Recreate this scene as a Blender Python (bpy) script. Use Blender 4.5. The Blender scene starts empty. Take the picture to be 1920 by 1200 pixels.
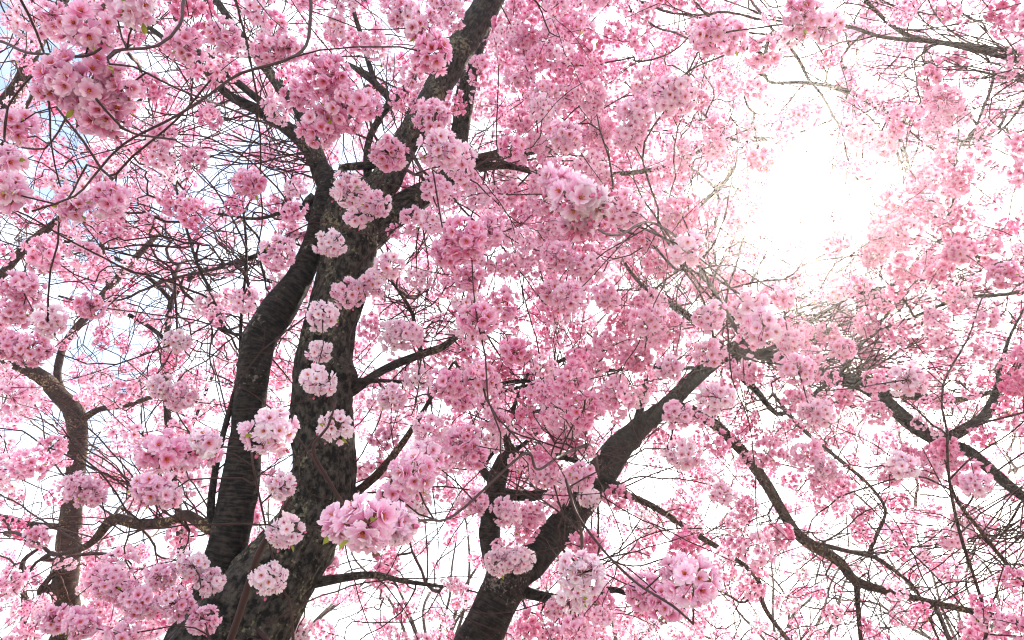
import bpy, math, random
import numpy as np
from mathutils import Vector, Matrix, noise

# ------------------------------------------------------------------ camera, sky, sun, exposure
R = math.radians
sc = bpy.context.scene
rng = np.random.default_rng(11)
random.seed(11)
PITCH, LENS, CAMZ = 32.0, 24.0, 1.6
IW, IH = 1920, 1200
FPX = LENS / 36.0 * IW
CAM = np.array([0, 0, CAMZ])
FW = np.array([0, math.cos(R(PITCH)), math.sin(R(PITCH))])
UP = np.array([0, -math.sin(R(PITCH)), math.cos(R(PITCH))])
RT = np.array([1.0, 0, 0])

cd = bpy.data.cameras.new('camera')
cd.lens = LENS; cd.sensor_width = 36; cd.clip_start = 0.02; cd.clip_end = 6000
cam = bpy.data.objects.new('camera', cd); sc.collection.objects.link(cam)
cam.location = CAM; cam.rotation_euler = (R(90 + PITCH), 0, 0)
sc.camera = cam

SUN_PX = (1525, 372)
sd = FW + (SUN_PX[0] - 960) / FPX * RT + (600 - SUN_PX[1]) / FPX * UP
sd /= np.linalg.norm(sd)
SUN_EL = math.asin(sd[2]); SUN_AZ = math.atan2(sd[0], sd[1])     # azimuth clockwise from +Y

EXPOSURE = 1.5
SKY_STRENGTH = 0.15
SUN_STRENGTH = 4.2
GLARE_HAZE_DENSITY, GLARE_HAZE_G = 0.0050, 0.86

w = bpy.data.worlds.new('World'); sc.world = w; w.use_nodes = True
nt = w.node_tree
bg = nt.nodes['Background']
sky = nt.nodes.new('ShaderNodeTexSky'); sky.sky_type = 'NISHITA'; sky.sun_disc = False
sky.sun_elevation = SUN_EL; sky.sun_rotation = SUN_AZ
sky.air_density = 1.0; sky.dust_density = 3.0; sky.ozone_density = 1.0; sky.altitude = 0
# thin bright cloud over the blue, the same all round the dome
tc = nt.nodes.new('ShaderNodeTexCoord')
cl = nt.nodes.new('ShaderNodeTexNoise'); cl.inputs['Scale'].default_value = 2.6; cl.inputs['Detail'].default_value = 6; cl.inputs['Roughness'].default_value = 0.55
cr = nt.nodes.new('ShaderNodeMapRange'); cr.inputs['From Min'].default_value = 0.42; cr.inputs['From Max'].default_value = 0.62
mx = nt.nodes.new('ShaderNodeMix'); mx.data_type = 'RGBA'
mx.inputs['B'].default_value = (7.0, 7.15, 7.3, 1)
nt.links.new(tc.outputs['Generated'], cl.inputs['Vector'])
nt.links.new(cl.outputs['Fac'], cr.inputs['Value'])
nt.links.new(cr.outputs['Result'], mx.inputs['Factor'])
nt.links.new(sky.outputs['Color'], mx.inputs['A'])
nt.links.new(mx.outputs['Result'], bg.inputs['Color'])
bg.inputs['Strength'].default_value = SKY_STRENGTH

sl = bpy.data.lights.new('sun', 'SUN'); sl.energy = SUN_STRENGTH; sl.angle = R(0.53); sl.color = (1.0, 0.91, 0.76)
sun = bpy.data.objects.new('sun', sl); sc.collection.objects.link(sun)
sun.rotation_euler = Vector(sd).to_track_quat('Z', 'Y').to_euler()
sun.location = (0, 0, 30)

sc.view_settings.view_transform = 'Standard'; sc.view_settings.look = 'None'
sc.view_settings.exposure = EXPOSURE; sc.view_settings.gamma = 1.0
sc.view_settings.use_curve_mapping = False
cy = sc.cycles
cy.use_denoising = True
cy.filter_width = 1.1
cy.max_bounces = 8; cy.diffuse_bounces = 4; cy.transmission_bounces = 6; cy.glossy_bounces = 2; cy.volume_bounces = 0
cy.sample_clamp_indirect = 6.0
cy.caustics_reflective = False; cy.caustics_refractive = False

# ------------------------------------------------------------------ helpers
def P(x, y, d):
    """pixel of the 1920 x 1200 picture and distance along the view axis -> world point"""
    x = np.asarray(x, float); y = np.asarray(y, float); d = np.asarray(d, float)
    return CAM + d[..., None] * (FW + ((x - 960) / FPX)[..., None] * RT + ((600 - y) / FPX)[..., None] * UP)

def to_px(p):
    q = p - CAM
    d = q @ FW
    return 960 + FPX * (q @ RT) / d, 600 - FPX * (q @ UP) / d, d

def link(name, data, parent=None):
    o = bpy.data.objects.new(name, data); sc.collection.objects.link(o)
    if parent is not None: o.parent = parent
    return o

def np_mesh(name, V, faces, mats, midx=None, smooth=True, attr=None, uv=None):
    """faces: list of integer arrays (n,k), one array per polygon size"""
    me = bpy.data.meshes.new(name)
    V = np.asarray(V, np.float32)
    me.vertices.add(len(V)); me.vertices.foreach_set('co', V.ravel())
    loops = np.concatenate([np.asarray(f, np.int32).ravel() for f in faces])
    sizes = np.concatenate([np.full(len(f), np.asarray(f).shape[1], np.int32) for f in faces])
    starts = np.concatenate([[0], np.cumsum(sizes)[:-1]]).astype(np.int32)
    me.loops.add(len(loops)); me.loops.foreach_set('vertex_index', loops)
    me.polygons.add(len(sizes))
    me.polygons.foreach_set('loop_start', starts); me.polygons.foreach_set('loop_total', sizes)
    if midx is not None:
        me.polygons.foreach_set('material_index', np.asarray(midx, np.int32))
    me.polygons.foreach_set('use_smooth', np.full(len(sizes), smooth, bool))
    for m in mats: me.materials.append(m)
    if attr is not None:
        a = me.color_attributes.new('pt', 'FLOAT_COLOR', 'POINT')
        c = np.ones((len(V), 4), np.float32); c[:, :attr.shape[1]] = attr
        a.data.foreach_set('color', c.ravel())
    if uv is not None:
        l = me.uv_layers.new(name='UVMap')
        l.data.foreach_set('uv', np.asarray(uv, np.float32)[loops].ravel())
    me.update(calc_edges=True)
    return me

# ------------------------------------------------------------------ materials
def new_mat(name):
    m = bpy.data.materials.new(name); m.use_nodes = True
    t = m.node_tree; t.nodes.clear()
    return m, t, t.nodes.new('ShaderNodeOutputMaterial')

def petal_material():
    m, t, out = new_mat('petal')
    N = t.nodes.new; L = t.links.new
    at = N('ShaderNodeAttribute'); at.attribute_name = 'pt'
    oi = N('ShaderNodeObjectInfo')
    sp = N('ShaderNodeSeparateColor'); L(at.outputs['Color'], sp.inputs['Color'])
    so = N('ShaderNodeSeparateColor'); L(oi.outputs['Color'], so.inputs['Color'])
    # tone = attr.g + object.r - 0.5 ; deeper towards the throat of the flower
    a = N('ShaderNodeMath'); a.operation = 'ADD'; L(sp.outputs['Green'], a.inputs[0]); L(so.outputs['Red'], a.inputs[1])
    b = N('ShaderNodeMath'); b.operation = 'SUBTRACT'; L(a.outputs[0], b.inputs[0]); b.inputs[1].default_value = 0.5
    inv = N('ShaderNodeMapRange'); L(sp.outputs['Red'], inv.inputs['Value'])
    inv.inputs['From Min'].default_value = 0.05; inv.inputs['From Max'].default_value = 0.9
    inv.inputs['To Min'].default_value = 0.50; inv.inputs['To Max'].default_value = -0.16
    # faint veins running along the petal
    vx = N('ShaderNodeCombineXYZ')
    v1 = N('ShaderNodeMath'); v1.operation = 'MULTIPLY'; L(sp.outputs['Blue'], v1.inputs[0]); v1.inputs[1].default_value = 9
    v2 = N('ShaderNodeMath'); v2.operation = 'MULTIPLY'; L(sp.outputs['Red'], v2.inputs[0]); v2.inputs[1].default_value = 1.2
    L(v1.outputs[0], vx.inputs['X']); L(v2.outputs[0], vx.inputs['Y']); L(sp.outputs['Green'], vx.inputs['Z'])
    nz = N('ShaderNodeTexNoise'); nz.inputs['Scale'].default_value = 1.6; nz.inputs['Detail'].default_value = 3
    L(vx.outputs[0], nz.inputs['Vector'])
    nr = N('ShaderNodeMapRange'); L(nz.outputs['Fac'], nr.inputs['Value'])
    nr.inputs['From Min'].default_value = 0.3; nr.inputs['From Max'].default_value = 0.7
    nr.inputs['To Min'].default_value = -0.12; nr.inputs['To Max'].default_value = 0.12
    c = N('ShaderNodeMath'); c.operation = 'ADD'; L(b.outputs[0], c.inputs[0]); L(inv.outputs['Result'], c.inputs[1])
    e = N('ShaderNodeMath'); e.operation = 'ADD'; e.use_clamp = True; L(c.outputs[0], e.inputs[0]); L(nr.outputs['Result'], e.inputs[1])
    ramp = N('ShaderNodeValToRGB'); L(e.outputs[0], ramp.inputs['Fac'])
    el = ramp.color_ramp.elements
    el[0].position = 0.0; el[0].color = (0.95, 0.87, 0.91, 1)
    el[1].position = 1.0; el[1].color = (0.82, 0.22, 0.43, 1)
    x = el.new(0.45); x.color = (0.95, 0.65, 0.80, 1)
    x = el.new(0.72); x.color = (0.90, 0.47, 0.67, 1)
    pr = N('ShaderNodeBsdfPrincipled'); pr.inputs['Roughness'].default_value = 0.55
    pr.inputs['Specular IOR Level'].default_value = 0.25
    L(ramp.outputs['Color'], pr.inputs['Base Color'])
    tr = N('ShaderNodeBsdfTranslucent'); L(ramp.outputs['Color'], tr.inputs['Color'])
    ms = N('ShaderNodeMixShader'); ms.inputs['Fac'].default_value = 0.5
    L(pr.outputs[0], ms.inputs[1]); L(tr.outputs[0], ms.inputs[2]); L(ms.outputs[0], out.inputs['Surface'])
    return m

def plain_material(name, col, rough=0.6, var=0.25, scale=60.0, transl=0.0):
    m, t, out = new_mat(name)
    N = t.nodes.new; L = t.links.new
    pr = N('ShaderNodeBsdfPrincipled'); pr.inputs['Roughness'].default_value = rough
    pr.inputs['Specular IOR Level'].default_value = 0.3
    tc = N('ShaderNodeTexCoord')
    nz = N('ShaderNodeTexNoise'); nz.inputs['Scale'].default_value = scale; nz.inputs['Detail'].default_value = 2
    L(tc.outputs['Object'], nz.inputs['Vector'])
    mx = N('ShaderNodeMix'); mx.data_type = 'RGBA'
    mx.inputs['A'].default_value = tuple(c * (1 - var) for c in col) + (1,)
    mx.inputs['B'].default_value = tuple(min(1, c * (1 + var)) for c in col) + (1,)
    L(nz.outputs['Fac'], mx.inputs['Factor']); L(mx.outputs['Result'], pr.inputs['Base Color'])
    if transl:
        tr = N('ShaderNodeBsdfTranslucent'); L(mx.outputs['Result'], tr.inputs['Color'])
        ms = N('ShaderNodeMixShader'); ms.inputs['Fac'].default_value = transl
        L(pr.outputs[0], ms.inputs[1]); L(tr.outputs[0], ms.inputs[2]); L(ms.outputs[0], out.inputs['Surface'])
    else:
        L(pr.outputs[0], out.inputs['Surface'])
    return m

def bark_material(name, dark, light, lichen, lichen_amt, rough=0.85, uvs=(9, 70)):
    m, t, out = new_mat(name)
    N = t.nodes.new; L = t.links.new
    tc = N('ShaderNodeTexCoord')
    mp = N('ShaderNodeMapping'); mp.inputs['Scale'].default_value = (uvs[0], uvs[1], 1)      # short bands round the stem
    L(tc.outputs['UV'], mp.inputs['Vector'])
    n1 = N('ShaderNodeTexNoise'); n1.inputs['Scale'].default_value = 1.0; n1.inputs['Detail'].default_value = 5; n1.inputs['Roughness'].default_value = 0.65
    L(mp.outputs[0], n1.inputs['Vector'])
    n2 = N('ShaderNodeTexNoise'); n2.inputs['Scale'].default_value = 28; n2.inputs['Detail'].default_value = 6; n2.inputs['Roughness'].default_value = 0.7
    L(tc.outputs['Object'], n2.inputs['Vector'])
    ad = N('ShaderNodeMath'); ad.operation = 'MULTIPLY_ADD'; L(n1.outputs['Fac'], ad.inputs[0]); ad.inputs[1].default_value = 0.55
    sc2 = N('ShaderNodeMath'); sc2.operation = 'MULTIPLY'; L(n2.outputs['Fac'], sc2.inputs[0]); sc2.inputs[1].default_value = 0.45
    L(sc2.outputs[0], ad.inputs[2])
    rp = N('ShaderNodeValToRGB'); L(ad.outputs[0], rp.inputs['Fac'])
    rp.color_ramp.elements[0].position = 0.45; rp.color_ramp.elements[0].color = dark + (1,)
    rp.color_ramp.elements[1].position = 0.585; rp.color_ramp.elements[1].color = light + (1,)
    n3 = N('ShaderNodeTexNoise'); n3.inputs['Scale'].default_value = 55; n3.inputs['Detail'].default_value = 3
    L(tc.outputs['Object'], n3.inputs['Vector'])
    n4 = N('ShaderNodeTexNoise'); n4.inputs['Scale'].default_value = 4.5; n4.inputs['Detail'].default_value = 2
    L(tc.outputs['Object'], n4.inputs['Vector'])
    lm = N('ShaderNodeMath'); lm.operation = 'MULTIPLY'; L(n3.outputs['Fac'], lm.inputs[0]); L(n4.outputs['Fac'], lm.inputs[1])
    lr = N('ShaderNodeMapRange'); L(lm.outputs[0], lr.inputs['Value'])
    lr.inputs['From Min'].default_value = 0.36 - 0.08 * lichen_amt; lr.inputs['From Max'].default_value = 0.44 - 0.08 * lichen_amt
    lr.inputs['To Max'].default_value = 0.8
    mx = N('ShaderNodeMix'); mx.data_type = 'RGBA'; L(lr.outputs['Result'], mx.inputs['Factor'])
    L(rp.outputs['Color'], mx.inputs['A']); mx.inputs['B'].default_value = lichen + (1,)
    pr = N('ShaderNodeBsdfPrincipled'); pr.inputs['Roughness'].default_value = rough
    pr.inputs['Specular IOR Level'].default_value = 0.25
    L(mx.outputs['Result'], pr.inputs['Base Color'])
    bp = N('ShaderNodeBump'); bp.inputs['Strength'].default_value = 0.9; bp.inputs['Distance'].default_value = 0.02
    L(ad.outputs[0], bp.inputs['Height']); L(bp.outputs[0], pr.inputs['Normal'])
    L(pr.outputs[0], out.inputs['Surface'])
    return m

M_PETAL = petal_material()
M_STAMEN = plain_material('stamen', (0.72, 0.24, 0.05), 0.6, 0.4, 300, 0.3)
M_EYE = plain_material('flower_eye', (0.34, 0.05, 0.03), 0.6, 0.3, 200, 0.2)
M_CALYX = plain_material('calyx', (0.20, 0.10, 0.05), 0.6, 0.3, 120, 0.2)
M_LEAF = plain_material('young_leaf', (0.30, 0.33, 0.05), 0.45, 0.35, 80, 0.5)
FL_MATS = [M_PETAL, M_STAMEN, M_EYE, M_CALYX, M_LEAF]
M_BARK_OLD = bark_material('bark_old', (0.0018, 0.0015, 0.0013), (0.075, 0.063, 0.052), (0.20, 0.18, 0.11), 0.6, uvs=(52, 20))
M_BARK = bark_material('bark', (0.003, 0.0024, 0.0021), (0.048, 0.038, 0.032), (0.22, 0.20, 0.17), 0.1)
M_BARK_BROWN = bark_material('bark_brown', (0.016, 0.008, 0.0055), (0.085, 0.045, 0.030), (0.36, 0.28, 0.15), 0.4)
M_TWIG = plain_material('twig_bark', (0.045, 0.020, 0.018), 0.7, 0.35, 14)
M_TWIG_BROWN = plain_material('twig_bark_brown', (0.085, 0.034, 0.022), 0.7, 0.35, 14)
TWIG_CACHE = {}

# ------------------------------------------------------------------ flowers (built as arrays: V, faces4, faces3, material, attr)
class Part:
    def __init__(s): s.V = []; s.A = []; s.F4 = []; s.M4 = []; s.F3 = []; s.M3 = []; s.n = 0
    def add(s, V, A, F4=None, F3=None, mat=0):
        V = np.asarray(V, float).reshape(-1, 3); A = np.asarray(A, float).reshape(-1, 3)
        if F4 is not None and len(F4): s.F4.append(np.asarray(F4) + s.n); s.M4 += [mat] * len(F4)
        if F3 is not None and len(F3): s.F3.append(np.asarray(F3) + s.n); s.M3 += [mat] * len(F3)
        s.V.append(V); s.A.append(A); s.n += len(V)
    def arrays(s):
        V = np.concatenate(s.V); A = np.concatenate(s.A)
        F4 = np.concatenate(s.F4) if s.F4 else np.zeros((0, 4), int)
        F3 = np.concatenate(s.F3) if s.F3 else np.zeros((0, 3), int)
        return dict(V=V, A=A, F4=F4, M4=np.array(s.M4, int), F3=F3, M3=np.array(s.M3, int))

def arr_mesh(name, a, smooth=True):
    fs, mi = [], []
    if len(a['F4']): fs.append(a['F4']); mi.append(a['M4'])
    if len(a['F3']): fs.append(a['F3']); mi.append(a['M3'])
    return np_mesh(name, a['V'], fs, FL_MATS, np.concatenate(mi), smooth, a['A'])

def grid_petal(prt, ang, Lp, elev, curl, wid, z0, tone, rows, cols, rg):
    us = np.array(rows); vs = np.linspace(-1, 1, cols)
    wprof = np.interp(us, [0, .22, .5, .78, .93, 1.0], [.14, .46, .84, 1.0, .84, .60])
    U, Vv = np.meshgrid(us, vs, indexing='ij')
    Wd = wprof[:, None] * np.ones_like(Vv)
    notch = 0.17 * np.clip(1 - np.abs(Vv) * 2.0, 0, 1) * (U > 0.95)
    ue = U * (1 - notch - 0.10 * Vv ** 2 * U ** 2)
    rr = 0.0015 + Lp * ue * math.cos(elev) - curl * 0.25 * Lp * ue ** 2
    zz = z0 + Lp * ue * math.sin(elev) + curl * Lp * ue ** 2 * 0.5 + 0.16 * Lp * Wd * Vv ** 2 * (0.3 + U) * (0.8 + rg.normal() * 0.4)
    zz = zz + rg.normal(0, 0.028 * Lp, U.shape) * U
    yy = wid * Lp * Wd * Vv + Lp * 0.06 * rg.normal() * U
    ca, sa = math.cos(ang), math.sin(ang)
    V = np.stack([rr * ca - yy * sa, rr * sa + yy * ca, zz], -1).reshape(-1, 3)
    A = np.stack([U, np.full_like(U, tone), Vv * 0.5 + rg.random() * 5], -1).reshape(-1, 3)
    nr, nc = U.shape
    F = [(i * nc + j, (i + 1) * nc + j, (i + 1) * nc + j + 1, i * nc + j + 1) for i in range(nr - 1) for j in range(nc - 1)]
    prt.add(V, A, F4=F, mat=0)

def hero_flower(seed, kind):
    rg = np.random.default_rng(seed); p = Part()
    if kind == 0: rings = [(5, .0215, 14, .10, 0), (5, .0190, 34, .06, .001)]
    elif kind == 1: rings = [(5, .0210, 32, .16, 0), (5, .0185, 48, .12, .001), (2, .013, 62, .1, .001)]
    elif kind == 2: rings = [(5, .0205, 52, .12, 0), (4, .018, 62, .10, .001)]
    else: rings = [(5, .0215, 6, -.05, 0), (4, .0190, 26, .05, .001), (2, .014, 45, .1, .001)]
    a0 = rg.random() * 6.28
    for k, (n, Lp, e, c, z0) in enumerate(rings):
        for i in range(n):
            grid_petal(p, a0 + (i + 0.5 * k) * 6.2832 / n + rg.normal() * .1, Lp * (1 + rg.normal() * .05), R(e + rg.normal() * 9), c,
                       .435 + rg.normal() * .03, z0, 0.5 + rg.normal() * .05, (0, .25, .5, .75, .92, 1.0), 5, rg)
    # throat, filaments and anthers
    th = np.linspace(0, 6.2832, 8, endpoint=False)
    V = np.vstack([[[0, 0, .0015]], np.stack([.0034 * np.cos(th), .0034 * np.sin(th), np.full(8, .0030)], -1)])
    p.add(V, np.full((9, 3), .5), F3=[(0, 1 + i, 1 + (i + 1) % 8) for i in range(8)], mat=2)
    for i in range(16):
        an = rg.random() * 6.2832; sp = rg.uniform(.05, .75); ln = rg.uniform(.006, .0105)
        d = np.array([math.cos(an) * math.sin(sp), math.sin(an) * math.sin(sp), math.cos(sp)])
        q = np.array([0, 0, .001]); e = q + d * ln
        s = np.cross(d, [0.3, 0.2, 1]); s /= np.linalg.norm(s) + 1e-9
        p.add([q - s * .00035, q + s * .00035, e + s * .0003, e - s * .0003], np.full((4, 3), .5), F4=[(0, 1, 2, 3)], mat=1)
        o = .00095
        p.add(e + o * np.array([[1, 0, 0], [-1, 0, 0], [0, 1, 0], [0, -1, 0], [0, 0, 1], [0, 0, -1.]]), np.full((6, 3), .5),
              F3=[(0, 2, 4), (2, 1, 4), (1, 3, 4), (3, 0, 4), (2, 0, 5), (1, 2, 5), (3, 1, 5), (0, 3, 5)], mat=1)
    # calyx cup behind
    th = np.linspace(0, 6.2832, 6, endpoint=False)
    V = np.vstack([np.stack([r_ * np.cos(th), r_ * np.sin(th), np.full(6, z_)], -1) for r_, z_ in ((.0012, -.008), (.0024, -.003), (.0027, .0008))])
    p.add(V, np.full((18, 3), .5), F4=[(k * 6 + i, k * 6 + (i + 1) % 6, (k + 1) * 6 + (i + 1) % 6, (k + 1) * 6 + i) for k in range(2) for i in range(6)], mat=3)
    return p.arrays()

def mid_flower(seed):
    rg = np.random.default_rng(seed); p = Part()
    a0 = rg.random() * 6.28; cup = rg.choice([8, 20, 38])
    for k, (n, Lp, e) in enumerate([(5, .0210, cup), (4, .0175, cup + 22)]):
        for i in range(n):
            grid_petal(p, a0 + (i + .5 * k) * 6.2832 / n, Lp * (1 + rg.normal() * .05), R(e + rg.normal() * 7), .1, .43, k * .001, .5 + rg.normal() * .05, (0, .5, .85, 1.0), 3, rg)
    star(p, rg, .0076, 6)
    return p.arrays()

def star(p, rg, r, n, h=.0045):
    th = rg.random() * 6 + np.arange(2 * n) * math.pi / n
    rad = np.where(np.arange(2 * n) % 2 == 0, r * (1 + rg.normal(0, .2, 2 * n)), r * .42)
    V = np.vstack([[[0, 0, h * .5]], np.stack([rad * np.cos(th), rad * np.sin(th), np.where(np.arange(2 * n) % 2 == 0, h, h * .6)], -1)])
    F = np.array([(0, 1 + i, 1 + (i + 1) % (2 * n)) for i in range(2 * n)])
    p.add(V, np.full((len(V), 3), .5), F3=F, mat=2)
    p.add(V[[0]] + np.array([[0, 0, .003], [.003, 0, .005], [-.0015, .0027, .005], [-.0015, -.0027, .005]]), np.full((4, 3), .5), F3=[(0, 1, 2), (0, 2, 3), (0, 3, 1)], mat=1)

def far_flower(seed):
    rg = np.random.default_rng(seed); p = Part()
    a0 = rg.random() * 6.28; cup = R(rg.choice([10, 22, 40]))
    for i in range(6):
        an = a0 + i * 6.2832 / 6 + rg.normal() * .12; L_ = .0215 * (1 + rg.normal() * .07)
        e = cup + rg.normal() * .15
        pts = []
        for (u, v) in ((0.02, 0), (.72, -.58), (.93, 0), (.72, .58)):
            rr, yy, zz = L_ * u * math.cos(e), L_ * v * .82, L_ * u * math.sin(e) + .12 * L_ * abs(v)
            pts.append((rr * math.cos(an) - yy * math.sin(an), rr * math.sin(an) + yy * math.cos(an), zz))
        t_ = .5 + rg.normal() * .06
        p.add(pts, [(.0, t_, 0), (.75, t_, .2), (1, t_, .5), (.75, t_, .8)], F3=[(0, 1, 2), (0, 2, 3)], mat=0)
    r = .0066; th = a0 + np.arange(3) * 2.0944
    p.add(np.stack([r * np.cos(th), r * np.sin(th), np.full(3, .0042)], -1), np.full((3, 3), .5), F3=[(0, 1, 2)], mat=2)
    return p.arrays()

HERO = [hero_flower(100 + i, (0, 0, 1, 1, 2, 3, 3, 0)[i]) for i in range(8)]
MID = [mid_flower(200 + i) for i in range(6)]
FAR = [far_flower(300 + i) for i in range(6)]
HERO_MESH = [arr_mesh('blossom', a) for a in HERO]

def frames_from(dirs, spin):
    """rotation matrices (n,3,3) whose third column is dirs, turned by spin about it"""
    dirs = dirs / np.linalg.norm(dirs, axis=1, keepdims=True)
    ref = np.where(np.abs(dirs[:, 2:3]) < .9, np.array([[0, 0, 1.]]), np.array([[1., 0, 0]]))
    x = np.cross(ref, dirs); x /= np.linalg.norm(x, axis=1, keepdims=True)
    y = np.cross(dirs, x)
    c, s = np.cos(spin)[:, None], np.sin(spin)[:, None]
    return np.stack([x * c + y * s, -x * s + y * c, dirs], axis=2)

def merge(protos, idx, Mx, T, tone):
    """copies of prototype arrays: rotation*scale matrices Mx, offsets T, tone shift per copy"""
    p = Part()
    for k, a in enumerate(protos):
        sel = np.where(idx == k)[0]
        if not len(sel): continue
        nv = len(a['V'])
        V = np.einsum('nij,vj->nvi', Mx[sel], a['V']) + T[sel][:, None, :]
        A = np.repeat(a['A'][None], len(sel), 0).copy(); A[:, :, 1] += tone[sel][:, None]
        off = (np.arange(len(sel)) * nv)[:, None, None]
        if len(a['F4']): p.F4.append((a['F4'][None] + off).reshape(-1, 4) + p.n); p.M4 += list(np.tile(a['M4'], len(sel)))
        if len(a['F3']): p.F3.append((a['F3'][None] + off).reshape(-1, 3) + p.n); p.M3 += list(np.tile(a['M3'], len(sel)))
        p.V.append(V.reshape(-1, 3)); p.A.append(A.reshape(-1, 3)); p.n += len(sel) * nv
    return p

def layout(rg, n, Rm, squash=None):
    """flowers over a loose ball: positions, outward directions"""
    i = np.arange(n) + .5
    ph = np.arccos(1 - 2 * i / n); th = math.pi * (1 + 5 ** .5) * i + rg.random() * 6
    d = np.stack([np.cos(th) * np.sin(ph), np.sin(th) * np.sin(ph), np.cos(ph)], -1)
    d += rg.normal(0, .16, d.shape); d /= np.linalg.norm(d, axis=1, keepdims=True)
    sq = np.array([1, 1, .85]) if squash is None else squash
    pos = d * sq * (Rm - .010) * rg.uniform(.72, 1.08, (n, 1))
    dd = d + rg.normal(0, .28, d.shape); dd[:, 2] -= .12
    return pos, dd

def stalks(p, pos, rg, rad=.0006):
    for q in pos:
        d = q / (np.linalg.norm(q) + 1e-9); s = np.cross(d, [.2, .3, 1]); s /= np.linalg.norm(s); t_ = np.cross(d, s)
        e = q - d * .005
        b = d * .004
        V = [b + s * rad, b - s * .5 * rad + t_ * .87 * rad, b - s * .5 * rad - t_ * .87 * rad,
             e + s * rad, e - s * .5 * rad + t_ * .87 * rad, e - s * .5 * rad - t_ * .87 * rad]
        p.add(V, np.full((6, 3), .5), F4=[(0, 1, 4, 3), (1, 2, 5, 4), (2, 0, 3, 5)], mat=3)

def leaf(p, q, d, Ln, rg):
    d = d / np.linalg.norm(d); s = np.cross(d, [.1, .2, 1]); s /= np.linalg.norm(s); n = np.cross(s, d)
    V = []
    for u, wv in ((0, .05), (.3, .24), (.65, .22), (1, .0)):
        c = q + d * Ln * u + n * Ln * .12 * math.sin(u * 3)
        V += [c - s * Ln * wv + n * Ln * wv * .4, c, c + s * Ln * wv + n * Ln * wv * .4]
    F = [(k * 3 + j, k * 3 + j + 1, k * 3 + j + 4, k * 3 + j + 3) for k in range(3) for j in range(2)]
    p.add(V, np.full((12, 3), .5), F4=F, mat=4)

def bud(p, q, d, rg, Ln=.012):
    d = d / np.linalg.norm(d); s = np.cross(d, [.1, .2, 1]); s /= np.linalg.norm(s); n = np.cross(s, d)
    th = np.arange(5) * 1.2566
    ring = lambda r, z: q + d * z + r * (np.cos(th)[:, None] * s + np.sin(th)[:, None] * n)
    V = np.vstack([ring(.0015, 0), ring(.0036, Ln * .45), ring(.003, Ln * .8), ring(.0004, Ln)])
    A = np.full((20, 3), .5); A[:, 0] = .3; A[:, 1] = .75
    F = lambda k: [(k * 5 + i, k * 5 + (i + 1) % 5, k * 5 + 5 + (i + 1) % 5, k * 5 + 5 + i) for i in range(5)]
    p.add(V, A, F4=F(1) + F(2), mat=0)
    p.add(V[:10], A[:10], F4=F(0), mat=3)

def make_cluster(seed, protos, n, Rm, leaves):
    rg = np.random.default_rng(seed)
    pos, dd = layout(rg, n, Rm, np.array([rg.uniform(.85, 1.25), rg.uniform(.8, 1.1), rg.uniform(.7, 1.0)]))
    Mx = frames_from(dd, rg.random(n) * 6.28) * rg.uniform(.85, 1.1, n)[:, None, None]
    p = merge(protos, rg.integers(0, len(protos), n), Mx, pos, rg.normal(0, .07, n))
    if protos is FAR:
        for _ in range(leaves):
            d = rg.normal(0, 1, 3); leaf(p, d / np.linalg.norm(d) * Rm * .85, d, .022, rg)
    else:
        stalks(p, pos, rg)
        for _ in range(leaves):
            d = rg.normal(0, 1, 3); leaf(p, d / np.linalg.norm(d) * Rm * .5, d, rg.uniform(.013, .022), rg)
        for _ in range(2):
            d = rg.normal(0, 1, 3); d[2] = -abs(d[2]); d /= np.linalg.norm(d); bud(p, d * Rm * .9, d, rg)
    return p.arrays()

_p = Part(); bud(_p, np.zeros(3), np.array([0, 0, 1.]), rng); BUD_MESH = arr_mesh('bud', _p.arrays())
_p = Part(); leaf(_p, np.zeros(3), np.array([.05, 0, 1.]), .02, rng); LEAF_MESH = arr_mesh('leaf', _p.arrays())
MID_CL = [make_cluster(400 + i, MID, int((20, 26, 30, 24, 16, 28, 22, 12)[i]), (.060, .066, .072, .064, .056, .070, .062, .05)[i], (1, 0, 2, 1, 2, 0, 1, 2)[i]) for i in range(8)]
MID_CL_MESH = [arr_mesh('blossom_cluster', a) for a in MID_CL]
FAR_CL = [make_cluster(500 + i, FAR, (24, 28, 20, 26, 16, 22)[i], (.060, .068, .058, .064, .05, .062)[i], (1, 0, 1, 0, 1, 0)[i]) for i in range(6)]

# ------------------------------------------------------------------ wood
def catmull(pts, step):
    pts = np.asarray(pts, float)
    ext = np.vstack([2 * pts[0] - pts[1], pts, 2 * pts[-1] - pts[-2]])
    out = []
    for i in range(1, len(ext) - 2):
        p0, p1, p2, p3 = ext[i - 1:i + 3]
        n = max(2, int(np.linalg.norm(p2[:3] - p1[:3]) / step))
        t = np.linspace(0, 1, n, endpoint=False)[:, None]
        out.append(.5 * ((2 * p1) + (p2 - p0) * t + (2 * p0 - 5 * p1 + 4 * p2 - p3) * t ** 2 + (3 * p1 - p0 - 3 * p2 + p3) * t ** 3))
    out.append(pts[-1][None])
    o = np.vstack(out); o[:, 3] = np.maximum(o[:, 3], .002)
    return o

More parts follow.
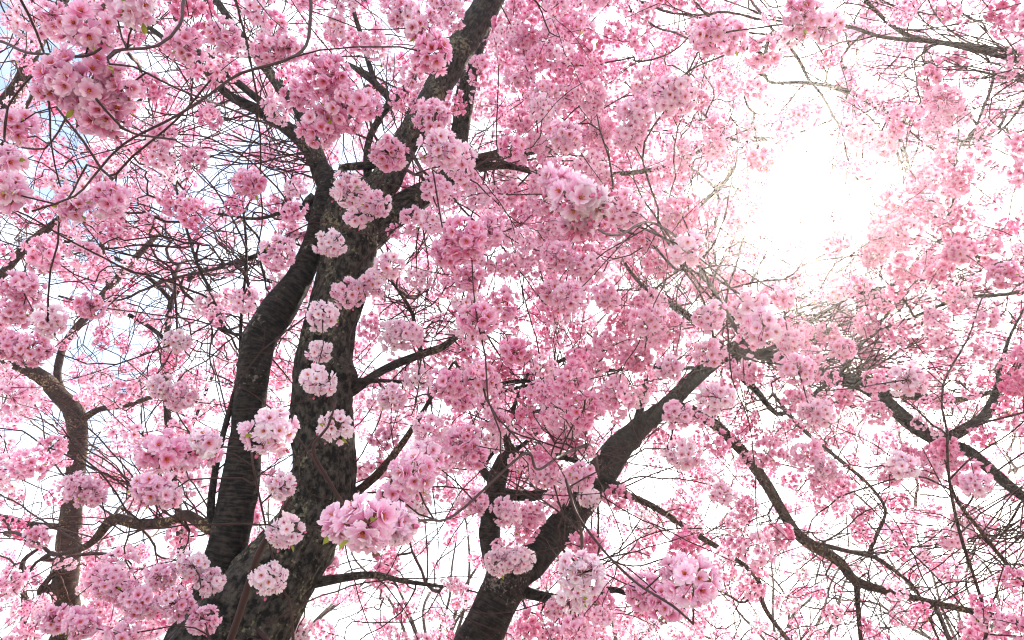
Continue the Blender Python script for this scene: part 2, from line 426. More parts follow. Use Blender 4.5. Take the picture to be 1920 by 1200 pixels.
def tube_mesh(name, curve, sides, mat, rough, base, knots=0, seed=0):
    fz, fc = (4.5, 10.0) if rough > .1 else (13, 4.5)
    """round tapering stem along curve (n,4: xyz, radius) with bark relief"""
    C = curve[:, :3]; rad = curve[:, 3]; n = len(C)
    T = np.gradient(C, axis=0); T /= np.linalg.norm(T, axis=1, keepdims=True) + 1e-9
    N_ = np.zeros_like(C)
    v = np.cross(T[0], [0, 1, .2]); N_[0] = v / np.linalg.norm(v)
    for i in range(1, n):
        v = N_[i - 1] - T[i] * (N_[i - 1] @ T[i]); N_[i] = v / np.linalg.norm(v)
    B = np.cross(T, N_)
    ln = np.concatenate([[0], np.cumsum(np.linalg.norm(np.diff(C, axis=0), axis=1))])
    th = np.arange(sides) * 2 * math.pi / sides
    rr = np.ones((n, sides)) * rad[:, None]
    rs = random.Random(seed)
    kn = [(rs.uniform(.1, .9) * ln[-1], rs.uniform(0, 6.28), rs.uniform(.35, .7)) for _ in range(knots)]
    o = seed * 7.31
    if rough > 0:
        for i in range(n):
            for j in range(sides):
                c, s = math.cos(th[j]), math.sin(th[j])
                r_ = rad[i]
                q1 = Vector((c * 1.3 + o, s * 1.3, ln[i] / (r_ * 4 + .02)))
                q2 = Vector((c * fc + o, s * fc, ln[i] * fz + 3))
                f = .09 * noise.noise(q1) + rough * noise.fractal(q2, 1.0, 2.1, 3)
                for (kl, ka, ks) in kn:
                    da = abs((th[j] - ka + math.pi) % (2 * math.pi) - math.pi) * r_
                    g = ((ln[i] - kl) ** 2 + da ** 2) / (r_ * ks) ** 2
                    if g < 4: f += .22 * math.exp(-g * 1.5)
                rr[i, j] *= 1 + f
    V = C[:, None, :] + rr[..., None] * (np.cos(th)[None, :, None] * N_[:, None, :] + np.sin(th)[None, :, None] * B[:, None, :]) - base
    i, j = np.meshgrid(np.arange(n - 1), np.arange(sides), indexing='ij')
    j2 = (j + 1) % sides
    F = np.stack([i * sides + j, i * sides + j2, (i + 1) * sides + j2, (i + 1) * sides + j], -1).reshape(-1, 4)
    uv = np.stack([np.repeat((np.abs(th - math.pi) * .12)[None], n, 0), np.repeat(ln[:, None], sides, 1)], -1).reshape(-1, 2)
    Vv = V.reshape(-1, 3)
    cap0, cap1 = len(Vv), len(Vv) + 1
    Vv = np.vstack([Vv, C[0] - base, C[-1] - base + T[-1] * rad[-1] * .6]); uv = np.vstack([uv, uv[:1], uv[-1:]])
    F3 = [(cap0, (k + 1) % sides, k) for k in range(sides)] + [(cap1, (n - 1) * sides + k, (n - 1) * sides + (k + 1) % sides) for k in range(sides)]
    return np_mesh(name, Vv, [F, np.array(F3)], [mat], None, True, None, uv)

def segs_mesh(name, p0, p1, r0, r1, mat, base, sides=5):
    d = p1 - p0; L_ = np.linalg.norm(d, axis=1, keepdims=True) + 1e-9; d = d / L_
    p1 = p1 + d * (r1[:, None] * .35)
    ref = np.where(np.abs(d[:, 1:2]) < .92, np.array([[0, 1., 0]]), np.array([[1., 0, 0]]))
    x = np.cross(ref, d); x /= np.linalg.norm(x, axis=1, keepdims=True); y = np.cross(d, x)
    th = np.arange(sides) * 2 * math.pi / sides
    ring = np.cos(th)[None, :, None] * x[:, None] + np.sin(th)[None, :, None] * y[:, None]
    V = np.concatenate([p0[:, None] + r0[:, None, None] * ring, p1[:, None] + r1[:, None, None] * ring], 1).reshape(-1, 3) - base
    k = np.arange(len(p0))[:, None, None] * 2 * sides
    j = np.arange(sides); f = np.stack([j, (j + 1) % sides, sides + (j + 1) % sides, sides + j], -1)[None]
    F = (k + f).reshape(-1, 4)
    cap = (np.arange(len(p0))[:, None] * 2 * sides + sides + j[None])
    return np_mesh(name, V, [F, cap], [mat], None, True)

HANG = P(1085, 415, .042 * FPX / 46)
class Tree:
    def __init__(s, label, base, bark, twig_mat, group=None, category='tree', name='cherry_tree'):
        s.base = np.array(base, float)
        s.root = link(name, None); s.root.location = base; s.root.empty_display_size = .3
        s.root['label'] = label; s.root['category'] = category
        if group: s.root['group'] = group
        s.bark = bark; s.twig_mat = twig_mat
        s.nodes = []; s.tang = []; s.nrad = []; s.clusters = []; s.bare = []; s.heroes = []; s.fans = []
    def wood(s, name, pts, px=True, sides=16, rough=.05, step=.05, knots=0, mat=None, anchor=True, start=0, label=None):
        """pts: (x, y, width px, depth) per point, or world (x, y, z, radius)"""
        q = []
        for p in pts:
            if px and len(p) == 4 and not isinstance(p, tuple.__class__):
                w3 = P(p[0], p[1], p[3]); q.append((*w3, p[2] * .5 * p[3] / FPX))
        C = catmull(q, step) if px else catmull(pts, step)
        o = link(name, tube_mesh(name, C, sides, mat or s.bark, rough, s.base, knots, len(s.nodes) + 3), s.root)
        if label: o['label'] = label
        if anchor:
            T = np.gradient(C[:, :3], axis=0); T /= np.linalg.norm(T, axis=1, keepdims=True) + 1e-9
            k = max(1, int(.06 / step)); sl_ = slice(int(start * len(C)), None, k)
            s.nodes.append(C[sl_, :3]); s.tang.append(T[sl_]); s.nrad.append(C[sl_, 3])
        return C
    def fan(s, n, start, xr, yr, spread, seed):
        rg = np.random.default_rng(seed)
        for _ in range(n):
            a = P(start[0] + rg.normal() * 34, start[1] + rg.normal() * 26, start[2] + rg.normal() * .15)
            b = P(rg.uniform(*xr), rg.uniform(*yr), start[2] + rg.uniform(-spread, spread))
            L_ = np.linalg.norm(b - a); k = max(4, int(L_ / .075))
            m = (a + b) / 2 + rg.normal(0, .09, 3) * L_ + np.array([0, 0, .07 * L_])
            t = np.linspace(0, 1, k + 1)[:, None]
            p = (1 - t) ** 2 * a + 2 * t * (1 - t) * m + t * t * b
            p[1:] += rg.normal(0, .007, (k, 3))
            s.fans.append(p)
    def grow(s, bf=.38, rmin=.0018, seed=1, n_twig=110, whips=0):
        rg = np.random.default_rng(seed)
        lim = np.concatenate(s.nodes); tan = np.concatenate(s.tang); rad = np.concatenate(s.nrad)
        at = np.array([c[:3] for c in s.heroes] + [c[:3] for c in s.clusters] + [c[:3] for c in s.bare])
        d0 = np.array([np.min(((lim - a) ** 2).sum(1)) for a in at])
        cap = len(lim) + len(at) * 14 + 1000 + whips * 26 + sum(len(f) for f in s.fans)
        X = np.zeros((cap, 3)); D = np.zeros((cap, 3)); PL = np.zeros(cap); par = -np.ones(cap, int); EX = np.zeros(cap)
        nl = len(lim); X[:nl] = lim; D[:nl] = tan; EX[:nl] = rad * 2.2; n = nl
        rootr = np.zeros(cap); rootr[:nl] = rad
        tips = np.zeros(cap)
        for f in s.fans:
            prev = int(np.argmin(((lim - f[0]) ** 2).sum(1)))
            for q in f:
                X[n] = q; dv = q - X[prev]; ll = np.linalg.norm(dv) + 1e-6; D[n] = dv / ll; PL[n] = PL[prev] + ll; par[n] = prev; tips[n] += .7; prev = n; n += 1
        thin = np.where(rad < .06)[0]; made = 0
        while made < whips:
            b = int(rg.choice(thin)); sgn = 1 if rg.random() < .8 else -1
            dv = tan[b] * sgn * .55 + rg.normal(0, .5, 3); dv[2] -= .05; dv /= np.linalg.norm(dv)
            L_ = rg.uniform(.5, 1.7); k = int(L_ / .075); cv = rg.normal(0, .035, 3); cv[2] -= .012
            pts = []; q = lim[b].copy()
            for m_ in range(k):
                dv = dv + cv + rg.normal(0, .10, 3); dv /= np.linalg.norm(dv); q = q + dv * .075; pts.append(q)
            dep = (np.array(pts) - CAM) @ FW
            made += 1
            if dep.min() < 2.6 or min(p_[2] for p_ in pts) < 1.9: continue
            prev = b
            for m_ in range(k):
                X[n] = pts[m_]; D[n] = pts[m_] - X[prev]; D[n] /= np.linalg.norm(D[n]); PL[n] = PL[prev] + .075; par[n] = prev; tips[n] += .5; prev = n; n += 1
        for a in np.argsort(d0):
            q = at[a]
            dist = np.sqrt(((X[:n] - q) ** 2).sum(1))
            b = int(np.argmin(dist + bf * PL[:n] + EX[:n]))
            L_ = dist[b]
            if L_ < .015: tips[b] += 1; continue
            k = min(14, max(2, int(L_ / .085) + 1))
            dirv = (q - X[b]) / L_
            c1 = X[b] + (D[b] * .22 + dirv * .16 + rg.normal(0, .07, 3)) * L_
            c2 = q - (dirv * .30 + rg.normal(0, .10, 3)) * L_ + np.array([0, 0, .06 * L_])
            t = np.linspace(0, 1, k + 1)[1:, None]
            pts = (1 - t) ** 3 * X[b] + 3 * (1 - t) ** 2 * t * c1 + 3 * (1 - t) * t * t * c2 + t ** 3 * q
            pts[:-1] += rg.normal(0, .0040 + .003 * min(L_, 1), (k, 3))[:-1]
            prev = b
            for m_ in range(k):
                X[n] = pts[m_]; dv = pts[m_] - X[prev]; ll = np.linalg.norm(dv) + 1e-9
                D[n] = dv / ll; PL[n] = PL[prev] + ll; par[n] = prev; prev = n; n += 1
            tips[prev] += 1
        cnt = tips[:n].copy(); child = -np.ones(n, int); best = np.zeros(n)
        for i in range(n - 1, nl - 1, -1):
            cnt[i] = max(cnt[i], 1); cnt[par[i]] += cnt[i]
        for i in range(nl, n):
            if cnt[i] > best[par[i]]: best[par[i]] = cnt[i]; child[par[i]] = i
        r = rmin * np.maximum(cnt, 1) ** .40
        r = np.minimum(r, .026)
        chain = np.zeros(n, int); nc = 0
        for i in range(nl, n):
            p_ = par[i]
            if p_ >= nl and child[p_] == i: chain[i] = chain[p_]
            else: chain[i] = nc; nc += 1
        i = np.arange(nl, n); p_ = par[i]
        r1 = r[i]; r0 = np.where((p_ >= nl) & (child[p_] == i), r[p_], np.minimum(r1 * 1.15, np.where(p_ < nl, np.maximum(rad[np.minimum(p_, nl - 1)] * .8, .002), r[p_])))
        p0, p1 = X[p_], X[i]; ch = chain[i]
        px, py, dep = to_px(p1)
        vis = (px > -40) & (px < 1960) & (py > -40) & (py < 1240)
        area = np.linalg.norm(p1 - p0, axis=1) * r1 / np.maximum(dep, .3) ** 2 * vis
        size = np.bincount(ch, area, nc)
        top = set(np.argsort(-size)[:n_twig].tolist())
        order = np.argsort(ch, kind='stable'); bounds = np.searchsorted(ch[order], np.arange(nc + 1))
        rest = []
        for c in range(nc):
            sel = order[bounds[c]:bounds[c + 1]]
            if c in top and size[c] > 0:
                link('twig', segs_mesh('twig', p0[sel], p1[sel], r0[sel], r1[sel], s.twig_mat, s.base, 6), s.root)
            else: rest.append(sel)
        if rest:
            sel = np.concatenate(rest)
            o = link('twig_mass', segs_mesh('twig_mass', p0[sel], p1[sel], r0[sel], r1[sel], s.twig_mat, s.base, 4), s.root)
            o['kind'] = 'stuff'
    def bloom(s, seed=5, n_obj=290):
        rg = np.random.default_rng(seed)
        # big clusters: every blossom an object of its own
        for (x, y, z, Rm, tone, nf) in s.heroes:
            c = np.array([x, y, z])
            pos, dd = layout(rg, nf, Rm)
            pi_, di_ = layout(rg, max(3, nf // 4), max(Rm * .55, .024)); pos = np.vstack([pos, pi_]); dd = np.vstack([dd, di_]); nf = len(pos)
            p = Part(); stalks(p, pos, rg, .0008)
            o = link('blossom_cluster', arr_mesh('blossom_cluster', p.arrays()), s.root)
            o.location = c - s.base; o.color = (tone, 0, 0, 1)
            extra = [(BUD_MESH, 'bud', 1.15)] * (14 if nf > 0 and abs(x - HANG[0]) < .02 and abs(z - HANG[2]) < .02 else 0) + [(BUD_MESH, 'bud', .9)] * 3 + ([(LEAF_MESH, 'leaf', .75)] * 2 if rg.random() < .45 else [])
            for (me, nm, f) in extra:
                d = rg.normal(0, 1, 3); d[2] = -abs(d[2]); d /= np.linalg.norm(d)
                b = link(nm, me, o); b.location = d * Rm * f; b.color = (.6, 0, 0, 1); b.scale = (rg.uniform(.7, 1.2),) * 3
                b.rotation_euler = Matrix(frames_from(d[None], rg.random(1) * 6.28)[0].tolist()).to_euler()
            Mx = frames_from(dd, rg.random(nf) * 6.28)
            for k in range(nf):
                b = link('blossom', HERO_MESH[int(rg.integers(0, len(HERO_MESH)))], o)
                sc_ = rg.uniform(.85, 1.1)
                m = Matrix(Mx[k].tolist()).to_4x4()
                b.rotation_euler = m.to_euler(); b.location = pos[k]; b.scale = (sc_,) * 3
                b.color = (float(np.clip(tone + rg.normal(0, .08), 0, 1)), 0, 0, 1)
        if not s.clusters: return
        cl_ = np.array(s.clusters)          # x y z scale tone
        px, py, dep = to_px(cl_[:, :3])
        vis = (px > -30) & (px < 1950) & (py > -30) & (py < 1230) & (dep > .3)
        app = cl_[:, 3] / np.maximum(dep, .3) * vis
        order = np.argsort(-app)
        top = [k for k in order[:n_obj] if app[k] > 0]; rest = np.setdiff1d(np.arange(len(cl_)), top)
        for k in top:
            o = link('blossom_cluster', MID_CL_MESH[int(rg.integers(0, 8))], s.root)
            o.location = cl_[k, :3] - s.base
            o.rotation_euler = (rg.normal() * .5, rg.normal() * .5, rg.random() * 6.28)
            o.scale = (cl_[k, 3],) * 3; o.color = (float(cl_[k, 4]), 0, 0, 1)
        if len(rest):
            dd = rg.normal(0, .4, (len(rest), 3)); dd[:, 2] = 1
            Mx = frames_from(dd, rg.random(len(rest)) * 6.28) * cl_[rest, 3][:, None, None]
            p = merge(FAR_CL, rg.integers(0, 6, len(rest)), Mx, cl_[rest, :3] - s.base, cl_[rest, 4] - .5)
            o = link('blossom_mass', arr_mesh('blossom_mass', p.arrays(), False), s.root)
            o['kind'] = 'stuff'; o.color = (.5, 0, 0, 1)

# ------------------------------------------------------------------ ground
def ground():
    m, t, out = new_mat('ground')
    N = t.nodes.new; L = t.links.new
    tc = N('ShaderNodeTexCoord')
    a = N('ShaderNodeTexNoise'); a.inputs['Scale'].default_value = .6; a.inputs['Detail'].default_value = 6
    b = N('ShaderNodeTexNoise'); b.inputs['Scale'].default_value = 40; b.inputs['Detail'].default_value = 4
    L(tc.outputs['Object'], a.inputs['Vector']); L(tc.outputs['Object'], b.inputs['Vector'])
    r1 = N('ShaderNodeValToRGB'); L(a.outputs['Fac'], r1.inputs['Fac'])
    r1.color_ramp.elements[0].position = .42; r1.color_ramp.elements[0].color = (.10, .14, .045, 1)
    r1.color_ramp.elements[1].position = .58; r1.color_ramp.elements[1].color = (.36, .31, .25, 1)
    r2 = N('ShaderNodeValToRGB'); L(b.outputs['Fac'], r2.inputs['Fac'])
    r2.color_ramp.elements[0].position = .56; r2.color_ramp.elements[0].color = (0, 0, 0, 1)
    r2.color_ramp.elements[1].position = .60; r2.color_ramp.elements[1].color = (1, 1, 1, 1)
    mx = N('ShaderNodeMix'); mx.data_type = 'RGBA'
    L(r2.outputs['Color'], mx.inputs['Factor']); L(r1.outputs['Color'], mx.inputs['A']); mx.inputs['B'].default_value = (.75, .55, .62, 1)  # fallen petals
    pr = N('ShaderNodeBsdfPrincipled'); pr.inputs['Roughness'].default_value = .9
    L(mx.outputs['Result'], pr.inputs['Base Color'])
    bp = N('ShaderNodeBump'); bp.inputs['Distance'].default_value = .02; L(b.outputs['Fac'], bp.inputs['Height']); L(bp.outputs[0], pr.inputs['Normal'])
    L(pr.outputs[0], out.inputs['Surface'])
    xs = np.concatenate([[-400, -220, -110, -60], np.linspace(-30, 30, 41), [60, 110, 220, 400]])
    X, Y = np.meshgrid(xs, xs + 8, indexing='ij')
    Z = np.array([[.12 * noise.noise(Vector((x * .15, y * .15, 0))) if abs(x) < 40 and abs(y) < 40 else 0 for y in xs + 8] for x in xs])
    n = len(xs)
    F = [(i * n + j, (i + 1) * n + j, (i + 1) * n + j + 1, i * n + j + 1) for i in range(n - 1) for j in range(n - 1)]
    o = link('ground', np_mesh('ground', np.stack([X, Y, Z], -1).reshape(-1, 3), [np.array(F)], [m]))
    o['kind'] = 'structure'
ground()

# ------------------------------------------------------------------ the trees' wood
# tree with two stems, leaning over the left half
A = Tree('large leaning cherry with a thick rough trunk and a second dark stem beside it', (-1.72, 3.05, -.05), M_BARK_OLD, M_TWIG)
def base_pt(t, r): return None
def px_curve(rows): return [(*P(x, y, d), wd * .5 * d / FPX) for (x, y, wd, d) in rows]
trunkA = [(-1.72, 3.05, -.05, .33), (-1.68, 3.07, .25, .26), (-1.58, 3.12, 1.0, .235), (-1.42, 3.2, 1.6, .225)] + \
    px_curve([(425, 1205, 186, 3.0), (492, 1112, 160, 3.12), (560, 1020, 132, 3.25), (600, 940, 116, 3.35), (606, 860, 112, 3.42), (602, 770, 112, 3.5), (606, 690, 104, 3.58), (622, 605, 96, 3.68), (642, 525, 94, 3.75), (656, 455, 102, 3.82), (655, 405, 100, 3.86), (650, 375, 70, 3.9)])
CA1 = A.wood('trunk', trunkA, px=False, sides=56, rough=.13, step=.018, knots=7, start=.62)
st = [(-1.62, 3.25, 1.2, .10)] + px_curve([(392, 1130, 74, 3.25), (412, 1070, 72, 3.25), (432, 1000, 70, 3.3), (450, 905, 68, 3.38), (463, 810, 61, 3.46), (474, 710, 58, 3.55), (488, 635, 62, 3.62), (522, 582, 64, 3.7), (562, 520, 48, 3.78), (590, 455, 42, 3.86), (604, 400, 42, 3.95), (612, 340, 36, 4.05), (594, 300, 30, 4.15)])
CA2 = A.wood('stem', st, px=False, sides=36, rough=.055, step=.018, knots=5, mat=M_BARK, start=.3, label='smoother dark second stem with ringed bark')
def LA(rows, name='limb', **k): return A.wood(name, [(x, y, wd, d) for (x, y, wd, d) in rows], **k)
CA3 = LA([(650, 430, 70, 3.85), (690, 385, 62, 3.92), (728, 330, 56, 4.0), (757, 275, 50, 4.08), (800, 205, 50, 4.2), (838, 135, 52, 4.32), (880, 62, 54, 4.45), (918, 0, 52, 4.6), (960, -90, 44, 4.8), (1000, -200, 34, 5.1)], sides=26, rough=.07, step=.03, knots=3)
LA([(680, 450, 64, 3.9), (745, 395, 56, 4.05), (810, 355, 46, 4.2), (848, 322, 38, 4.35), (862, 250, 34, 4.5), (872, 180, 36, 4.6), (884, 115, 34, 4.7), (910, 40, 30, 4.9), (940, -60, 24, 5.2)], sides=22, rough=.06, step=.03, knots=2)
LA([(840, 335, 30, 4.3), (890, 302, 22, 4.4), (935, 290, 18, 4.5), (1000, 282, 13, 4.6), (1060, 270, 9, 4.8), (1130, 250, 6, 5.0)], sides=12)
LA([(850, 320, 26, 4.35), (910, 312, 17, 4.5), (960, 312, 13, 4.6), (1020, 328, 11, 4.7), (1075, 340, 8, 4.8), (1150, 345, 5, 5.0)], sides=12)
# limbs to the upper left
LA([(610, 345, 34, 4.05), (585, 290, 28, 4.15), (545, 245, 25, 4.25), (490, 210, 22, 4.35), (425, 175, 16, 4.45), (380, 125, 11, 4.6), (340, 60, 8, 4.8), (300, -40, 6, 5)], sides=16, rough=.06)
LA([(600, 300, 24, 4.2), (572, 230, 22, 4.4), (540, 185, 22, 4.5), (512, 145, 20, 4.6), (470, 90, 16, 4.7), (425, 30, 14, 4.8), (390, -30, 11, 5), (350, -110, 8, 5.2)], sides=14, rough=.06)
LA([(560, 262, 18, 4.2), (505, 205, 15, 4.3), (440, 150, 13, 4.4), (390, 105, 12, 4.5), (330, 85, 11, 4.6), (285, 55, 9, 4.8), (230, 10, 6, 5)], sides=12)
LA([(690, 345, 20, 3.95), (650, 330, 17, 4.0), (640, 315, 14, 4.05), (690, 310, 15, 4.0), (745, 305, 14, 4.0)], 'branch', sides=10)
LA([(690, 340, 18, 4.0), (690, 270, 13, 4.15), (715, 215, 13, 4.25), (732, 190, 16, 4.3), (705, 158, 13, 4.4), (672, 132, 11, 4.5), (650, 118, 7, 4.6)], 'branch', sides=10)
LA([(732, 192, 14, 4.3), (756, 168, 13, 4.35), (776, 148, 10, 4.4), (780, 110, 6, 4.5)], 'branch', sides=10)
LA([(705, 160, 10, 4.4), (692, 120, 10, 4.5), (678, 70, 9, 4.6), (660, 10, 8, 4.7), (645, -60, 6, 4.9)], 'branch', sides=10)
# branches to the right of the trunk
LA([(640, 745, 24, 3.55), (668, 728, 19, 3.56), (718, 694, 16, 3.7), (790, 664, 16, 3.85), (830, 650, 14, 3.95), (868, 622, 10, 4.1), (905, 590, 6, 4.3)], 'branch', sides=12)
LA([(792, 664, 10, 3.85), (780, 632, 8, 3.9), (774, 590, 7, 3.95), (752, 552, 6, 4.0), (735, 530, 4, 4.1)], 'branch', sides=8)
LA([(650, 712, 9, 3.5), (690, 712, 8, 3.55), (750, 716, 7, 3.6), (815, 722, 6, 3.7), (880, 735, 4, 3.9)], 'branch', sides=8)
LA([(640, 950, 22, 3.35), (665, 925, 17, 3.4), (705, 892, 16, 3.5), (748, 840, 13, 3.6), (782, 790, 10, 3.75), (815, 735, 7, 3.9), (850, 680, 5, 4.1)], 'branch', sides=12, mat=M_BARK_BROWN)
LA([(540, 1095, 30, 3.12), (590, 1092, 22, 3.18), (640, 1084, 16, 3.25), (700, 1078, 13, 3.4), (760, 1090, 9, 3.7), (830, 1100, 6, 4)], 'branch', sides=10)
# branches of the second stem
LA([(420, 1000, 20, 3.3), (390, 990, 22, 3.32), (350, 966, 20, 3.5), (318, 978, 19, 3.65), (262, 983, 20, 3.85), (212, 974, 20, 4.0), (180, 1010, 14, 4.1), (150, 1030, 11, 4.2), (110, 1040, 7, 4.4)], 'branch', sides=14, mat=M_BARK_BROWN)
LA([(412, 1000, 18, 3.3), (396, 968, 17, 3.3), (400, 905, 13, 3.35), (417, 820, 11, 3.4), (436, 750, 10, 3.5), (450, 690, 8, 3.6), (452, 600, 6, 3.7), (462, 480, 5, 3.9), (455, 380, 4, 4.1)], 'branch', sides=10, mat=M_BARK)
LA([(500, 625, 16, 3.6), (470, 612, 12, 3.62), (455, 628, 7, 3.65), (425, 620, 7, 3.7), (408, 588, 7, 3.8), (392, 540, 6, 3.9), (372, 500, 6, 4.0), (350, 430, 5, 4.2), (330, 350, 4, 4.4)], 'branch', sides=8)
LA([(600, 440, 14, 3.9), (560, 442, 13, 3.95), (520, 458, 11, 4.05), (485, 478, 9, 4.15), (440, 495, 8, 4.3), (400, 505, 6, 4.5), (330, 520, 4, 4.8)], 'branch', sides=10)
LA([(606, 395, 14, 3.95), (572, 388, 11, 4.0), (535, 396, 8, 4.1), (480, 410, 6, 4.3), (410, 400, 4, 4.6)], 'branch', sides=8)
LA([(590, 370, 22, 4.0), (575, 385, 20, 3.98), (585, 410, 22, 3.95)], 'branch', sides=10, anchor=False)
# hanging twigs close to the lens
def TW(rows, t=None): return (t or A).wood('branch', rows, sides=8, step=.03, mat=M_TWIG, rough=.05)
TW([(925, -10, 14, 4.62), (860, -130, 11, 3.6), (735, -120, 9, 2.6), (640, -60, 8, 2.2), (588, -20, 7, 1.9), (583, 20, 6.5, 1.8), (574, 85, 6, 1.7), (530, 115, 6, 1.6), (450, 138, 5.5, 1.55), (392, 178, 5, 1.5), (330, 218, 5, 1.45), (232, 270, 4.5, 1.4), (172, 335, 4, 1.35), (140, 368, 3.5, 1.3), (60, 396, 3, 1.25)])
TW([(390, -30, 10, 5.0), (470, -140, 10, 3.6), (455, -150, 8, 2.3), (380, -70, 7, 1.8), (346, -5, 6.5, 1.55), (338, 45, 6, 1.45), (295, 86, 5.5, 1.4), (215, 95, 5, 1.3), (205, 120, 4, 1.25), (250, 125, 4, 1.3), (330, 165, 4, 1.4), (420, 200, 4, 1.6), (520, 240, 4, 1.9)])
TW([(390, -32, 9, 5.0), (400, -120, 9, 3.2), (310, -60, 7, 1.7), (200, 5, 6, 1.5), (160, 45, 5.5, 1.4), (110, 98, 5, 1.35), (62, 140, 4.5, 1.35), (15, 200, 4, 1.4), (8, 260, 4, 1.45)])
TW([(300, -40, 7, 5.0), (60, -160, 8, 3.2), (-90, 0, 7, 1.9), (20, 85, 5.5, 1.5), (90, 102, 5, 1.4), (160, 105, 6, 1.3), (190, 90, 4, 1.25)])
TW([(395, 150, 4, 1.55), (330, 225, 4, 1.65), (250, 292, 4.5, 1.7), (205, 330, 5, 1.75), (160, 270, 4.5, 1.75), (105, 200, 4, 1.75)])
TW([(180, 185, 5, 1.25), (215, 225, 4.5, 1.3), (250, 250, 4, 1.35), (330, 262, 4, 1.5)])
TW([(350, 1330, 26, 2.9), (385, 1320, 19, 2.45), (430, 1205, 15, 2.25), (462, 1110, 14, 2.2), (480, 1050, 13, 2.18), (502, 1005, 11, 2.15), (530, 960, 7, 2.1), (560, 900, 5, 2.1)])
TW([(640, 985, 8, 3.3), (668, 985, 7, 2.6), (660, 962, 7, 2.1), (640, 940, 7, 1.85), (610, 890, 7, 1.8), (590, 855, 7, 1.78), (590, 830, 6, 1.78), (615, 800, 5, 1.78), (630, 750, 4, 1.8)])
TW([(1122, 900, 9, 5.05), (1110, 840, 7, 4.2), (1060, 850, 6, 3.2), (1010, 880, 5, 2.3), (985, 850, 5, 2.0), (860, 960, 5, 1.6), (800, 975, 5, 1.3), (745, 975, 5, 1.05), (700, 960, 4, .95)])
TW([(470, 1170, 9, 3.0), (540, 1230, 7, 2.5), (545, 1140, 5, 2.1), (520, 1080, 4, 2.05), (480, 900, 4, 1.9), (470, 840, 4, 1.6)])
TW([(762, 272, 9, 4.08), (790, 320, 7, 3.3), (765, 320, 6, 2.7), (700, 250, 5, 2.5), (690, 160, 5, 2.6), (640, 250, 4, 2.2)])

# tree forking in the lower middle, arching to the right
B = Tree('forked cherry arching to one side with a smooth dark trunk and drooping limbs', (-.35, 5.05, -.05), M_BARK, M_TWIG)
def LB(rows, name='limb', **k): return B.wood(name, [tuple(r_) for r_ in rows], **k)
tb = [(-.42, 4.92, -.05, .25), (-.42, 4.92, .25, .19), (-.40, 4.95, 1.2, .165)] + px_curve([(860, 1290, 86, 4.45), (896, 1205, 82, 4.5), (930, 1130, 78, 4.6), (958, 1075, 76, 4.68), (998, 1052, 62, 4.75), (1042, 1000, 58, 4.85), (1085, 948, 54, 4.95), (1122, 898, 56, 5.05), (1152, 850, 52, 5.15), (1195, 805, 40, 5.28), (1245, 765, 32, 5.4), (1300, 712, 30, 5.5), (1345, 672, 32, 5.6), (1382, 655, 34, 5.65)])
CB1 = B.wood('trunk', tb, px=False, sides=36, rough=.065, step=.022, knots=5, start=.5)
CB2 = LB([(945, 1090, 56, 4.68), (925, 1040, 44, 4.72), (918, 1000, 40, 4.76), (925, 940, 38, 4.8), (932, 900, 36, 4.82), (945, 865, 32, 4.8), (958, 848, 26, 4.75), (950, 820, 12, 4.75), (965, 760, 8, 4.8), (990, 700, 6, 4.9)], sides=22, knots=2, step=.03)
LB([(925, 925, 26, 4.85), (960, 928, 22, 4.9), (1000, 930, 20, 4.95), (1030, 926, 16, 5.0), (1060, 945, 12, 5.02)], 'branch', sides=12)
LB([(925, 900, 20, 4.85), (905, 880, 16, 4.9), (920, 850, 11, 4.95), (938, 835, 9, 5.0)], 'branch', sides=10)
LB([(955, 852, 18, 4.8), (1000, 858, 15, 4.85), (1050, 856, 13, 4.9), (1090, 868, 9, 5.0)], 'branch', sides=10)
LB([(970, 1105, 26, 4.68), (1010, 1117, 20, 4.6), (1060, 1126, 19, 4.5), (1098, 1128, 17, 4.45), (1128, 1110, 14, 4.4), (1155, 1106, 11, 4.35), (1185, 1118, 6, 4.3)], 'branch', sides=14)
LB([(945, 1120, 40, 4.68), (932, 1180, 36, 4.75), (905, 1260, 34, 4.65), (870, 1330, 24, 4.5)], 'stem', sides=16, anchor=False)
LB([(1120, 900, 20, 5.0), (1150, 905, 14, 4.9), (1165, 915, 9, 4.8)], 'branch', sides=8)
LB([(1190, 815, 20, 5.2), (1200, 770, 15, 5.2), (1208, 730, 12, 5.2), (1212, 700, 7, 5.2)], 'branch', sides=10)
# crown knot and the limbs that leave it
LB([(1375, 665, 32, 5.6), (1400, 640, 26, 5.55), (1385, 605, 18, 5.6), (1340, 560, 13, 5.8), (1340, 500, 9, 6.0), (1338, 440, 7, 6.2), (1350, 380, 6, 6.4)], sides=12)
LB([(1380, 660, 30, 5.6), (1440, 668, 22, 5.5), (1500, 690, 22, 5.4), (1555, 706, 24, 5.3), (1615, 722, 26, 5.2), (1660, 752, 26, 5.1), (1705, 792, 26, 5.0), (1768, 830, 26, 4.9), (1815, 845, 20, 4.8), (1862, 885, 20, 4.75), (1920, 932, 18, 4.7), (2000, 985, 14, 4.7), (2100, 1040, 9, 4.8)], sides=18, step=.03)
LB([(1765, 828, 22, 4.9), (1812, 803, 20, 4.9), (1848, 778, 19, 4.95), (1868, 738, 17, 5.0), (1872, 715, 14, 5.0), (1890, 640, 6, 5.2), (1930, 560, 4, 5.4)], sides=12)
LB([(1620, 725, 18, 5.2), (1680, 740, 13, 5.3), (1730, 745, 15, 5.4), (1790, 750, 12, 5.5), (1860, 735, 8, 5.7)], 'branch', sides=10, mat=M_BARK_BROWN)
